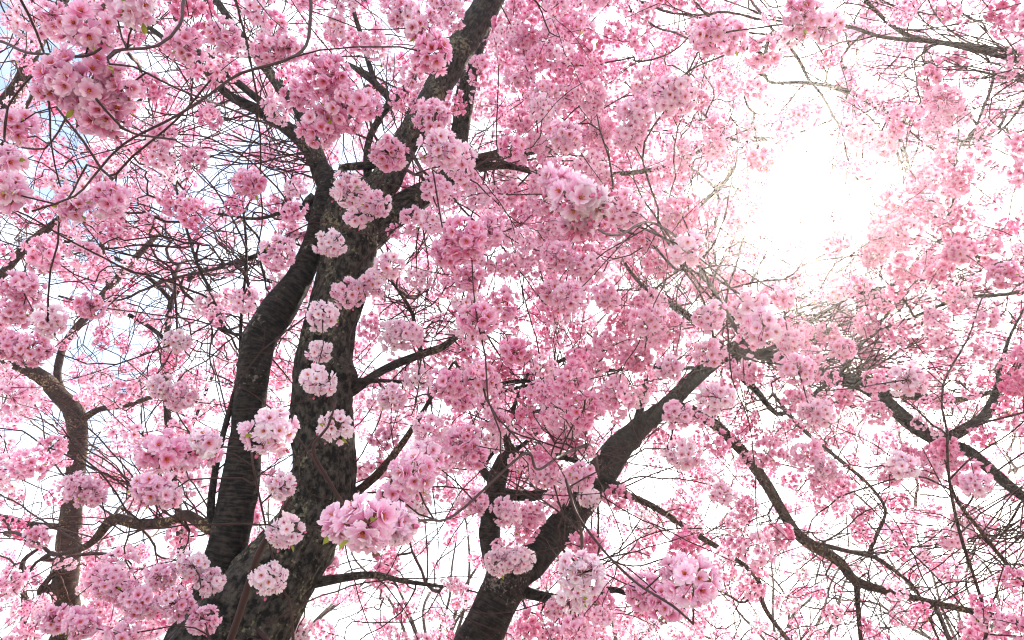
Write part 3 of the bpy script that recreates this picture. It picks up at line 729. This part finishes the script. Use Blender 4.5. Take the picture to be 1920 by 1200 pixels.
LB([(1365, 680, 22, 5.55), (1400, 715, 15, 5.4), (1425, 740, 12, 5.3), (1455, 775, 9, 5.2), (1490, 765, 9, 5.1), (1530, 735, 8, 5.1), (1575, 700, 7, 5.2), (1620, 640, 6, 5.4), (1690, 560, 5, 5.6), (1770, 470, 4, 5.8)], 'branch', sides=10)
LB([(1250, 760, 26, 5.4), (1300, 772, 22, 5.3), (1345, 800, 21, 5.2), (1392, 846, 20, 5.1), (1432, 900, 21, 5.0), (1462, 950, 20, 4.95), (1492, 998, 20, 4.9), (1522, 1022, 21, 4.85), (1572, 1052, 19, 4.8), (1606, 1090, 17, 4.75), (1670, 1110, 13, 4.7), (1750, 1130, 11, 4.65), (1840, 1150, 11, 4.6), (1925, 1168, 10, 4.55), (2050, 1200, 6, 4.5)], sides=16, step=.03, mat=M_BARK_BROWN)
LB([(1518, 1018, 12, 4.85), (1560, 1026, 9, 4.9), (1595, 1035, 8, 4.95), (1640, 1045, 9, 5.0), (1690, 1080, 7, 5.0), (1720, 1110, 5, 5.0), (1760, 1200, 4, 5.0)], 'branch', sides=8, mat=M_BARK_BROWN)
LB([(1606, 1088, 12, 4.75), (1608, 1130, 10, 4.7), (1612, 1180, 8, 4.65), (1618, 1260, 6, 4.6)], 'branch', sides=8, mat=M_BARK_BROWN)
LB([(1630, 1035, 8, 5.0), (1645, 1000, 7, 5.1), (1660, 955, 6, 5.2), (1630, 910, 6, 5.4), (1590, 875, 7, 5.5), (1545, 838, 8, 5.6), (1500, 800, 8, 5.7), (1450, 740, 7, 5.6)], 'branch', sides=8, mat=M_BARK_BROWN)
LB([(1150, 920, 16, 5.0), (1205, 940, 13, 5.1), (1255, 968, 12, 5.2), (1312, 1006, 12, 5.3), (1365, 1038, 9, 5.4), (1418, 1082, 10, 5.5), (1430, 1130, 9, 5.5), (1450, 1165, 8, 5.5), (1490, 1215, 7, 5.5), (1540, 1290, 5, 5.5)], 'branch', sides=8, mat=M_BARK_BROWN)
# upper right: long fine limbs entering over the top
LB([(1345, 520, 10, 6.0), (1290, 420, 9, 5.8), (1318, 380, 9, 5.6), (1360, 340, 8.5, 5.5), (1395, 270, 8, 5.4), (1440, 262, 7, 5.3)], 'branch', sides=8, mat=M_BARK_BROWN)
LA([(1060, 338, 8, 4.78), (1140, 328, 9, 4.9), (1200, 322, 9, 4.9), (1262, 308, 8, 4.9), (1330, 275, 7, 4.9), (1400, 258, 6, 4.9), (1470, 258, 5, 4.9), (1560, 225, 4, 4.9)], 'branch', sides=8, mat=M_BARK_BROWN)
LB([(1868, 738, 15, 5.0), (1960, 620, 15, 4.9), (2060, 480, 15, 4.7), (2110, 330, 13, 4.5), (2090, 190, 12, 4.2), (2040, 100, 10, 4.2)], sides=12, mat=M_BARK_BROWN)
LB([(2085, 185, 11, 4.2), (1920, 118, 10, 4.2), (1790, 85, 9, 4.2), (1700, 65, 8, 4.2), (1630, 8, 7, 4.2), (1580, -60, 6, 4.3)], 'branch', sides=8, mat=M_BARK_BROWN)
LB([(2045, 105, 9, 4.2), (1980, 105, 9, 4.4), (1790, 82, 8, 4.4), (1660, 70, 7, 4.3), (1580, 48, 6, 4.2), (1500, 60, 4, 4.2)], 'branch', sides=8, mat=M_BARK_BROWN)
LB([(1660, 215, 7, 4.8), (1590, 170, 7, 4.7), (1510, 155, 7, 4.6), (1440, 152, 6, 4.5), (1435, 105, 7, 4.4), (1450, 58, 7, 4.3), (1490, 100, 6, 4.3), (1520, 158, 5, 4.4)], 'branch', sides=8, mat=M_BARK_BROWN)
LB([(1772, 415, 9, 5.0), (1735, 395, 9, 5.3), (1705, 320, 9, 5.4), (1690, 270, 8, 5.3), (1670, 220, 7, 5.2), (1640, 190, 6, 5.2), (1540, 160, 5, 5.1)], 'branch', sides=8, mat=M_BARK_BROWN)
LB([(2055, 488, 10, 4.7), (1980, 525, 8, 4.9), (1920, 520, 7, 5.0), (1830, 480, 7, 5.0), (1770, 455, 8, 5.0), (1762, 452, 8, 5.0), (1720, 490, 7, 5.1), (1680, 530, 6, 5.2), (1590, 560, 5, 5.3), (1500, 620, 4, 5.4)], 'branch', sides=8, mat=M_BARK_BROWN)
LB([(1766, 455, 9, 5.0), (1772, 420, 8, 5.0), (1790, 370, 8, 5.0), (1790, 290, 6, 5.1), (1830, 245, 5, 5.2)], 'branch', sides=8, mat=M_BARK_BROWN)
LB([(2060, 478, 9, 4.7), (1920, 545, 8, 4.8), (1800, 560, 7, 4.9), (1700, 600, 6, 5.0), (1600, 640, 5, 5.1), (1500, 690, 4, 5.2)], 'branch', sides=8, mat=M_BARK_BROWN)
LB([(1752, 1131, 9, 4.65), (1800, 1230, 8, 4.0), (1850, 1180, 6, 3.5), (1800, 1000, 6, 3.5), (1780, 900, 5, 3.6), (1775, 800, 4, 3.8)], 'branch', sides=8, mat=M_BARK_BROWN)
LB([(2048, 1200, 9, 4.5), (1985, 1170, 9, 4.3), (1890, 1060, 8, 4.2), (1830, 985, 7, 4.3), (1790, 930, 6, 4.4), (1775, 870, 5, 4.6)], 'branch', sides=8, mat=M_BARK_BROWN)
# central thin branches
LB([(955, 850, 10, 4.8), (985, 830, 8, 4.9), (1022, 790, 8, 4.85), (1022, 740, 8, 4.8), (1045, 680, 8, 4.8), (1090, 668, 8, 4.8), (1145, 652, 6, 4.8)], 'branch', sides=8)
LB([(948, 862, 10, 4.8), (930, 800, 7, 4.7), (1010, 770, 7, 4.7), (1060, 755, 6, 4.7), (1030, 720, 6, 4.6), (960, 715, 7, 4.6), (925, 725, 6, 4.6)], 'branch', sides=8)
LB([(1300, 690, 8, 5.4), (1200, 690, 7, 5.2), (1100, 700, 7, 5.1), (1000, 720, 6, 5.0), (930, 738, 5, 4.9)], 'branch', sides=8)
LB([(1385, 607, 14, 5.6), (1340, 610, 13, 5.7), (1300, 600, 13, 5.75), (1275, 580, 14, 5.7), (1240, 560, 11, 5.6), (1200, 530, 8, 5.6), (1170, 490, 6, 5.6), (1150, 430, 4, 5.7)], 'branch', sides=8, mat=M_BARK_BROWN)
TW([(1395, 640, 9, 5.55), (1370, 600, 8, 4.6), (1300, 480, 6, 3.5), (1230, 420, 5, 2.4), (1160, 440, 5, 1.5), (1110, 425, 4, 1.15)], B)
TW([(1060, 1126, 9, 4.5), (1085, 1060, 7, 3.5), (1090, 1000, 6, 2.7), (1062, 900, 6, 2.4), (1080, 960, 5, 2.2), (1130, 1030, 5, 1.9), (1190, 1090, 5, 1.6), (1260, 1135, 5, 1.3), (1300, 1170, 4, 1.2)], B)

# brown tree at the left edge
C_ = Tree('brown-barked cherry with a crooked trunk and a limb bending away beside bare sky', (-4.75, 6.7, -.05), M_BARK_BROWN, M_TWIG_BROWN)
tcv = [(-4.75, 6.7, -.05, .2), (-4.72, 6.75, .3, .155), (-4.7, 6.8, 1.3, .14)] + px_curve([(112, 1210, 44, 6.8), (122, 1090, 44, 6.9), (130, 1000, 40, 7.0), (140, 900, 32, 7.1), (146, 820, 34, 7.2), (138, 770, 34, 7.2), (112, 742, 30, 7.2), (75, 705, 27, 7.2), (20, 678, 20, 7.2), (-50, 640, 16, 7.2), (-110, 560, 13, 7.2), (-120, 440, 11, 7.2)])
CC1 = C_.wood('trunk', tcv, px=False, sides=24, rough=.07, step=.035, knots=4, start=.45)
def LC(rows, name='limb', **k): return C_.wood(name, [tuple(r_) for r_ in rows], **k)
LC([(125, 760, 20, 7.2), (108, 710, 14, 7.3), (115, 660, 13, 7.4), (135, 625, 14, 7.5), (165, 590, 14, 7.6), (200, 545, 14, 7.7), (222, 520, 13, 7.8), (262, 475, 11, 7.9), (300, 435, 8, 8)], sides=10)
LC([(205, 540, 11, 7.7), (196, 490, 9, 7.8), (188, 430, 8, 7.9), (184, 370, 6, 8)], 'branch', sides=8)
LC([(-52, 640, 18, 7.15), (-30, 560, 16, 6.5), (20, 495, 16, 6.4), (60, 452, 15, 6.3), (112, 412, 14, 6.2), (160, 375, 9, 6.2), (215, 330, 7, 6.2)], sides=12)
LC([(-112, 560, 26, 7.1), (-60, 290, 25, 6.3), (8, 195, 24, 6.2), (40, 150, 23, 6.2), (66, 90, 22, 6.1), (92, 45, 19, 6.1), (125, -10, 16, 6.1), (180, -90, 12, 6.2)], sides=14)
LC([(-120, 445, 12, 7.15), (-40, 330, 10, 6.2), (20, 250, 8, 6), (60, 180, 6, 5.8)], 'branch', sides=8)
LC([(148, 790, 16, 7.2), (185, 768, 11, 7.1), (225, 762, 11, 7.0), (268, 750, 9, 6.9), (310, 735, 5, 6.8)], 'branch', sides=8)
LC([(128, 990, 14, 7.0), (85, 985, 10, 6.9), (45, 982, 11, 6.8), (5, 970, 9, 6.7), (-60, 950, 6, 6.7)], 'branch', sides=8)
LC([(110, 1095, 18, 6.9), (75, 1110, 13, 6.8), (92, 1085, 10, 6.8), (110, 1060, 8, 6.8)], 'branch', sides=8)
LC([(112, 1340, 20, 6.8), (60, 1290, 14, 6.85), (44, 1200, 12, 6.8), (46, 1130, 11, 6.8), (40, 1080, 10, 6.8), (45, 1050, 8, 6.8), (70, 1030, 6, 6.8)], 'branch', sides=8)
# slender tree
D_ = Tree('slender young cherry with a thin upright stem between the thick trunks and the brown tree', (-2.95, 6.3, -.05), M_BARK, M_TWIG)
dcv = [(-3.02, 6.2, -.05, .06), (-3.0, 6.25, 1.2, .05)] + px_curve([(340, 1220, 17, 6.0), (341, 1100, 16, 6.1), (338, 1000, 14, 6.2), (328, 900, 13, 6.3), (316, 800, 13, 6.4), (311, 720, 11, 6.5), (312, 640, 11, 6.6), (324, 560, 11, 6.7), (370, 512, 10, 6.8), (440, 492, 7, 6.9), (500, 470, 5, 7)])
D_.wood('trunk', dcv, px=False, sides=12, rough=.05, step=.04, start=.4)
D_.wood('branch', [(316, 645, 9, 6.6), (290, 620, 8, 6.6), (240, 590, 8, 6.5), (180, 575, 6, 6.4), (110, 555, 4, 6.3)], sides=8)
D_.wood('branch', [(322, 565, 9, 6.7), (290, 530, 8, 6.7), (240, 495, 7, 6.7), (180, 470, 6, 6.7), (100, 445, 4, 6.7)], sides=8)
D_.wood('branch', [(328, 880, 8, 6.3), (360, 800, 6, 6.4), (400, 700, 5, 6.6)], sides=8)

# farther trees behind
BACK = []
BACK_AT = ['behind the brown-barked crooked tree', 'behind the thick leaning trunk', 'behind the fork of the arching tree', 'behind the long drooping limb', 'behind the limb with the upturned dark stub']
for k, (x, dep, hgt, rb) in enumerate([(-4.4, 13.6, 2.7, .12), (-1.2, 12.0, 2.5, .11), (1.6, 13.0, 2.6, .12), (4.6, 12.6, 2.6, .11), (8.2, 13.6, 2.7, .12)]):
    rg = np.random.default_rng(700 + k)
    t = Tree('distant cherry in bloom, small and hazy, ' + BACK_AT[k], (x, dep, -.05), M_BARK_BROWN, M_TWIG_BROWN, group='distant cherries behind the trunks')
    t.wood('trunk', [(x, dep, -.05, rb * 1.3), (x + .05, dep, .3, rb), (x + rg.normal() * .1, dep, hgt * .6, rb * .85), (x + rg.normal() * .15, dep, hgt, rb * .8)], px=False, sides=12, rough=.05, step=.08, anchor=False)
    for j in range(7):
        an = j * 6.283 / 7 + rg.random() * .6; el = rg.uniform(.7, 1.3); ln = rg.uniform(2.6, 4.6)
        p = np.array([x, dep, hgt - .15 + rg.random() * .1]); rows = [(*p, rb * .3)]
        dv = np.array([math.cos(an) * math.cos(el), math.sin(an) * math.cos(el), math.sin(el)])
        for i in range(6):
            p = p + dv * ln / 6; dv = dv + rg.normal(0, .24, 3) + np.array([0, 0, .02]); dv /= np.linalg.norm(dv)
            rows.append((*p, rb * .25 * (1 - i / 6.6)))
        t.wood('limb', rows, px=False, sides=8, rough=.05, step=.12)
    BACK.append(t)

# ------------------------------------------------------------------ where the blossom grows
# thin places in the crowns (picture x, y, half-widths, how thin) - the same gap is thin at every depth
GAPS = [(1525, 372, 95, 85, 1.0), (1560, 290, 90, 60, .5), (1450, 150, 50, 45, .5), (20, 470, 60, 90, .85), (130, 240, 80, 50, .6), (20, 850, 90, 120, .7),  # first gap: glare whiting out blossom round the sun, shaped as an opening
        (60, 120, 60, 80, .5), (300, 1010, 110, 60, .8), (75, 1010, 60, 70, .7), (1860, 130, 60, 90, .75), (1890, 330, 60, 90, .6), (640, 1140, 80, 70, .65), (1230, 870, 70, 60, .75),
        (1560, 960, 260, 120, .55), (1480, 1130, 220, 80, .6), (1480, 850, 120, 70, .5), (1700, 1180, 150, 60, .4), (430, 320, 100, 60, .45), (1170, 40, 50, 40, .5), (1480, 730, 60, 30, .4),
        (720, 1120, 100, 60, .4), (380, 990, 60, 50, .8)]
DENSE = [(950, 450, 330, 260, .42), (1150, 180, 250, 170, .5), (650, 180, 150, 130, .4), (1400, 560, 200, 110, .5), (230, 1120, 200, 80, .6), (850, 820, 200, 120, .3), (1750, 560, 180, 90, .3), (1700, 260, 220, 150, .35), (1300, 420, 150, 130, .3)]
def density(x, y):
    d = np.full(np.shape(x), .62)
    for (gx, gy, a, b, s) in DENSE: d = d + s * np.exp(-(((x - gx) / a) ** 2 + ((y - gy) / b) ** 2))
    for (gx, gy, a, b, s) in GAPS: d = d * (1 - s * np.exp(-(((x - gx) / a) ** 2 + ((y - gy) / b) ** 2)))
    return d
CLEAR = []
for C in (CA1, CA2, CA3, CB1, CB2, CC1):
    x_, y_, d_ = to_px(C[:, :3]); CLEAR.append(np.stack([x_, y_, d_, C[:, 3] * FPX / d_], -1)[(y_ > -100) & (y_ < 1300) & (d_ > .5)][::3])
CLEAR = np.concatenate(CLEAR)
def blocks(p):
    x, y, d = to_px(p)
    r_ = np.sqrt((x[:, None] - CLEAR[:, 0]) ** 2 + (y[:, None] - CLEAR[:, 1]) ** 2)
    return ((r_ < CLEAR[:, 3] + 55 / d[:, None]) & (d[:, None] < CLEAR[:, 2] + .1)).any(1)
def scatter(n, xr, yr, dr, rg, power=2.0, dens=True):
    out = []
    got = 0
    while got < n:
        m = 4 * n
        x = rg.uniform(*xr, m); y = rg.uniform(*yr, m)
        u = rg.random(m); d = (dr[0] ** power + u * (dr[1] ** power - dr[0] ** power)) ** (1 / power)
        keep = rg.random(m) * 1.3 < density(x, y) if dens else np.ones(m, bool)
        # loose clumps along the boughs
        p = P(x, y, d)
        f = np.array([noise.noise(Vector(q * 1.3)) for q in p[keep]])
        k2 = rg.random(len(f)) < np.clip(.55 + 1.3 * f, .08, 1)
        q = p[keep][k2]; q = q[~(blocks(q) & (rg.random(len(q)) < .93))]; out.append(q); got += len(q)
    q = np.concatenate(out)[:n]
    return q[q[:, 2] > 1.9]
def fill(t, n, nb, xr, yr, dr, seed, sc_=(0.8, 1.35), power=2.0, tone=(.42, .17)):
    rg = np.random.default_rng(seed)
    for q in scatter(n, xr, yr, dr, rg, power):
        t.clusters.append((*q, rg.uniform(*sc_), float(np.clip(rg.normal(*tone), .05, .95))))
    for q in scatter(nb, xr, yr, dr, rg, power, dens=False): t.bare.append(tuple(q))

HEROES = [  # x, y, radius px, blossom px, tone
 (165, 55, 45, 42, .5), (160, 165, 72, 40, .52), (195, 215, 45, 40, .55), (228, 165, 42, 40, .42), (115, 160, 45, 40, .5), (215, 10, 40, 40, .4), (262, 15, 38, 42, .25),
 (30, 235, 36, 30, .5), (12, 300, 34, 40, .4), (18, 360, 40, 42, .35), (140, 385, 34, 32, .4), (205, 375, 36, 32, .45), (100, 30, 26, 22, .5),
 (345, 85, 36, 26, .5), (420, 68, 34, 22, .4), (500, 95, 32, 22, .45), (540, 90, 26, 22, .5), (610, 140, 48, 26, .6), (645, 205, 48, 26, .55), (598, 240, 38, 26, .5), (685, 195, 32, 24, .45), (560, 180, 30, 24, .5),
 (470, 345, 30, 22, .55), (808, 100, 40, 34, .62), (795, 50, 36, 28, .4), (755, 28, 32, 22, .4), (812, 222, 38, 24, .4), (825, 282, 40, 27, .3), (730, 288, 36, 24, .42), (655, 358, 38, 24, .22), (700, 382, 32, 22, .25), (668, 408, 22, 22, .15),
 (620, 458, 29, 20, .05), (604, 593, 32, 24, .06), (655, 550, 33, 20, .3), (600, 660, 24, 20, .06), (598, 715, 32, 26, .04), (628, 800, 34, 26, .06), (528, 912, 28, 27, .08),
 (505, 808, 50, 36, .22), (298, 848, 44, 36, .5), (342, 850, 36, 34, .48), (384, 850, 30, 30, .4), (282, 918, 38, 28, .42), (310, 930, 30, 28, .3), (385, 828, 26, 38, .15),
 (535, 996, 36, 27, .1), (505, 1085, 34, 27, .06), (362, 1060, 28, 20, .12), (392, 1092, 28, 20, .2), (690, 985, 56, 60, .4), (645, 985, 36, 54, .45), (738, 985, 36, 56, .3),
 (775, 890, 46, 38, .42), (742, 930, 34, 36, .45), (800, 858, 38, 32, .35), (868, 828, 36, 26, .5), (890, 856, 28, 26, .6), (930, 790, 28, 22, .5),
 (868, 448, 48, 28, .6), (912, 430, 36, 26, .5), (838, 470, 36, 26, .6), (895, 600, 38, 29, .55), (966, 660, 31, 24, .7), (1040, 548, 28, 22, .5), (880, 520, 30, 22, .5),
 (1078, 372, 46, 48, .4), (1045, 345, 32, 46, .42), (1112, 378, 36, 48, .1), (1085, 415, 30, 46, .55), (1170, 392, 40, 24, .42), (1045, 478, 33, 22, .45), (1135, 556, 28, 20, .45), (1072, 556, 36, 25, .4), (1100, 500, 32, 22, .4),
 (1290, 466, 36, 26, .35), (1215, 605, 38, 24, .5), (1405, 575, 36, 26, .35), (1432, 612, 38, 28, .35), (1330, 592, 33, 22, .4), (1330, 660, 30, 22, .35), (1580, 655, 24, 18, .5), (1495, 692, 34, 22, .5), (1470, 560, 24, 20, .4),
 (1700, 712, 34, 22, .2), (890, 942, 28, 20, .4), (950, 960, 30, 20, .3), (1086, 895, 32, 20, .42), (1020, 890, 28, 17, .4), (935, 1055, 30, 18, .12), (975, 1048, 28, 18, .15), (1105, 935, 22, 17, .1),
 (1092, 1075, 48, 30, .06), (1078, 1120, 34, 28, .08), (1300, 1092, 50, 44, .42), (1215, 1110, 42, 28, .5), (1268, 1068, 32, 36, .35), (1250, 1130, 36, 30, .55), (1042, 1142, 23, 17, .4),
 (1505, 30, 40, 28, .55), (1550, 52, 32, 26, .3), (1330, 68, 36, 26, .45), (1372, 72, 32, 24, .4), (1260, 182, 44, 24, .3), (1192, 210, 34, 22, .35), (1060, 258, 34, 24, .35), (1180, 255, 30, 22, .4),
 (842, 720, 36, 24, .5), (902, 710, 36, 24, .5), (862, 745, 28, 22, .55), (1430, 300, 27, 20, .65), (1282, 852, 36, 22, .2), (1345, 745, 34, 24, .2), (1270, 775, 28, 22, .35), (1692, 872, 28, 24, .15), (1830, 908, 28, 22, .3), (1530, 775, 34, 22, .3), (1255, 690, 28, 20, .3),
 (150, 1172, 34, 24, .45), (200, 1088, 32, 22, .4), (262, 1132, 36, 22, .4), (330, 1132, 34, 22, .4), (382, 1162, 30, 22, .4), (100, 1160, 30, 22, .45), (232, 1190, 32, 24, .42), (300, 1082, 30, 20, .38), (70, 1005, 24, 18, .4), (150, 915, 34, 20, .35), (170, 930, 28, 20, .4),
 (40, 540, 36, 22, .5), (90, 600, 34, 25, .25), (30, 585, 30, 22, .5), (92, 465, 28, 18, .45), (80, 490, 26, 18, .45), (60, 655, 36, 20, .5), (20, 648, 32, 20, .5), (170, 575, 28, 17, .5), (330, 640, 26, 17, .12), (300, 725, 26, 18, .08), (340, 745, 30, 18, .35), (730, 500, 30, 22, .25), (700, 530, 28, 20, .25),
 (735, 745, 28, 20, .25), (1550, 880, 24, 16, .3), (1480, 640, 26, 18, .4), (1640, 480, 24, 15, .5), (1800, 470, 28, 17, .6), (1880, 515, 28, 18, .6)]
for (x, y, r_, fp, tone) in HEROES:
    dd = .042 * FPX / fp
    t = B if (x > 1010 or (x > 880 and y > 760)) else A
    q = P(x, y, dd); Rm = r_ * dd / FPX
    t.heroes.append((*q, Rm, tone, int(np.clip(2.5 * (Rm / .02) ** 2, 9, 38))))

fill(A, 1480, 1100, (-180, 1130), (-220, 1260), (2.8, 6.8), 21)
fill(B, 2400, 1500, (930, 2120), (-220, 1360), (3.3, 7.4), 22, (.85, 1.45), tone=(.50, .17))
def bare_net(t, n, xr, yr, dr, seed):
    for q in scatter(n, xr, yr, dr, np.random.default_rng(seed), 2.0, dens=False): t.bare.append(tuple(q))
fill(B, 420, 200, (1980, 2650), (-220, 1360), (3.6, 7.4), 26, (.85, 1.45), tone=(.50, .17))
fill(C_, 200, 80, (-750, -280), (-150, 1320), (5, 8.2), 27)
bare_net(B, 1300, (1230, 1980), (430, 820), (4.4, 6.6), 81)
bare_net(B, 600, (1330, 1980), (850, 1240), (4.2, 6.2), 82)
bare_net(B, 500, (1250, 1980), (20, 420), (4.0, 6.0), 83)
bare_net(A, 900, (120, 620), (180, 720), (3.6, 5.6), 84)
bare_net(A, 400, (650, 1000), (420, 820), (3.7, 5.0), 85)
fill(C_, 360, 380, (-300, 330), (-150, 1320), (4.6, 8.2), 23)
fill(D_, 110, 140, (80, 560), (380, 1100), (5.6, 7.8), 24)
for k, t in enumerate(BACK):
    xc = (180, 640, 1080, 1430, 1800)[k]
    fill(t, (640, 520, 560, 760, 1150)[k], 350, (xc - (330 if k else 700), xc + (330 if k < 4 else 750)), (-120, 1230), (7.2, 12.5), 30 + k, (1.0, 1.7), 2.0, (.52, .14))

for (t, n, st_, xr, yr, sp) in [
    (B, 60, (1400, 650, 5.5), (1560, 1970), (430, 800), .6), (B, 30, (1565, 706, 5.3), (1700, 1990), (560, 800), .5), (B, 25, (1280, 582, 5.6), (1120, 1250), (400, 560), .5),
    (B, 30, (1340, 500, 5.9), (1240, 1600), (370, 560), .6), (B, 30, (1890, 1000, 4.7), (1480, 1900), (930, 1240), .5), (B, 14, (1600, 1085, 4.7), (1480, 1780), (1150, 1320), .4),
    (B, 22, (1930, 120, 4.2), (1540, 1850), (10, 200), .4), (B, 20, (1020, 760, 4.8), (900, 1160), (640, 900), .4), (B, 16, (1210, 740, 5.2), (1100, 1330), (600, 760), .4),
    (A, 22, (570, 290, 4.1), (250, 520), (150, 420), .5), (A, 28, (450, 485, 4.1), (140, 450), (300, 600), .5), (A, 20, (772, 600, 3.85), (670, 890), (450, 640), .4),
    (A, 16, (320, 975, 3.7), (40, 330), (740, 940), .4), (A, 26, (715, 215, 4.2), (600, 820), (20, 240), .4), (A, 20, (430, 175, 4.4), (180, 420), (0, 330), .5), (A, 18, (880, 300, 4.4), (900, 1130), (120, 400), .4),
    (C_, 22, (60, 460, 6.3), (-60, 330), (300, 560), .5), (C_, 18, (145, 800, 7.1), (0, 330), (640, 900), .5), (C_, 16, (60, 100, 6.1), (-60, 260), (20, 330), .4)]:
    t.fan(n, st_, xr, yr, sp, n + int(st_[0]))
for k, t in enumerate([A, B, C_, D_] + BACK):
    t.grow(seed=40 + k, n_twig=(200, 220, 60, 30)[k] if k < 4 else 25, whips=(420, 620, 110, 50)[k] if k < 4 else 90)
    t.bloom(seed=60 + k, n_obj=(170, 240, 200, 100)[k] if k < 4 else 150)

# ------------------------------------------------------------------ scattering volume added for the veil and glow round the sun
def glare_haze():
    m, t, out = new_mat('glare_haze')
    v = t.nodes.new('ShaderNodeVolumePrincipled')
    v.inputs['Color'].default_value = (1, 1, 1, 1); v.inputs['Density'].default_value = GLARE_HAZE_DENSITY; v.inputs['Anisotropy'].default_value = GLARE_HAZE_G
    t.links.new(v.outputs[0], out.inputs['Volume'])
    x, y0, y1, z0, z1 = 410, -402, 418, -1.2, 11.0
    V = [(a, b, c) for c in (z0, z1) for (a, b) in ((-x, y0), (x, y0), (x, y1), (-x, y1))]
    F = [(3, 2, 1, 0), (4, 5, 6, 7), (0, 1, 5, 4), (1, 2, 6, 5), (2, 3, 7, 6), (3, 0, 4, 7)]
    o = link('glare_haze', np_mesh('glare_haze', V, [np.array(F)], [m], None, False)); o['kind'] = 'stuff'
if GLARE_HAZE_DENSITY > 0: glare_haze()
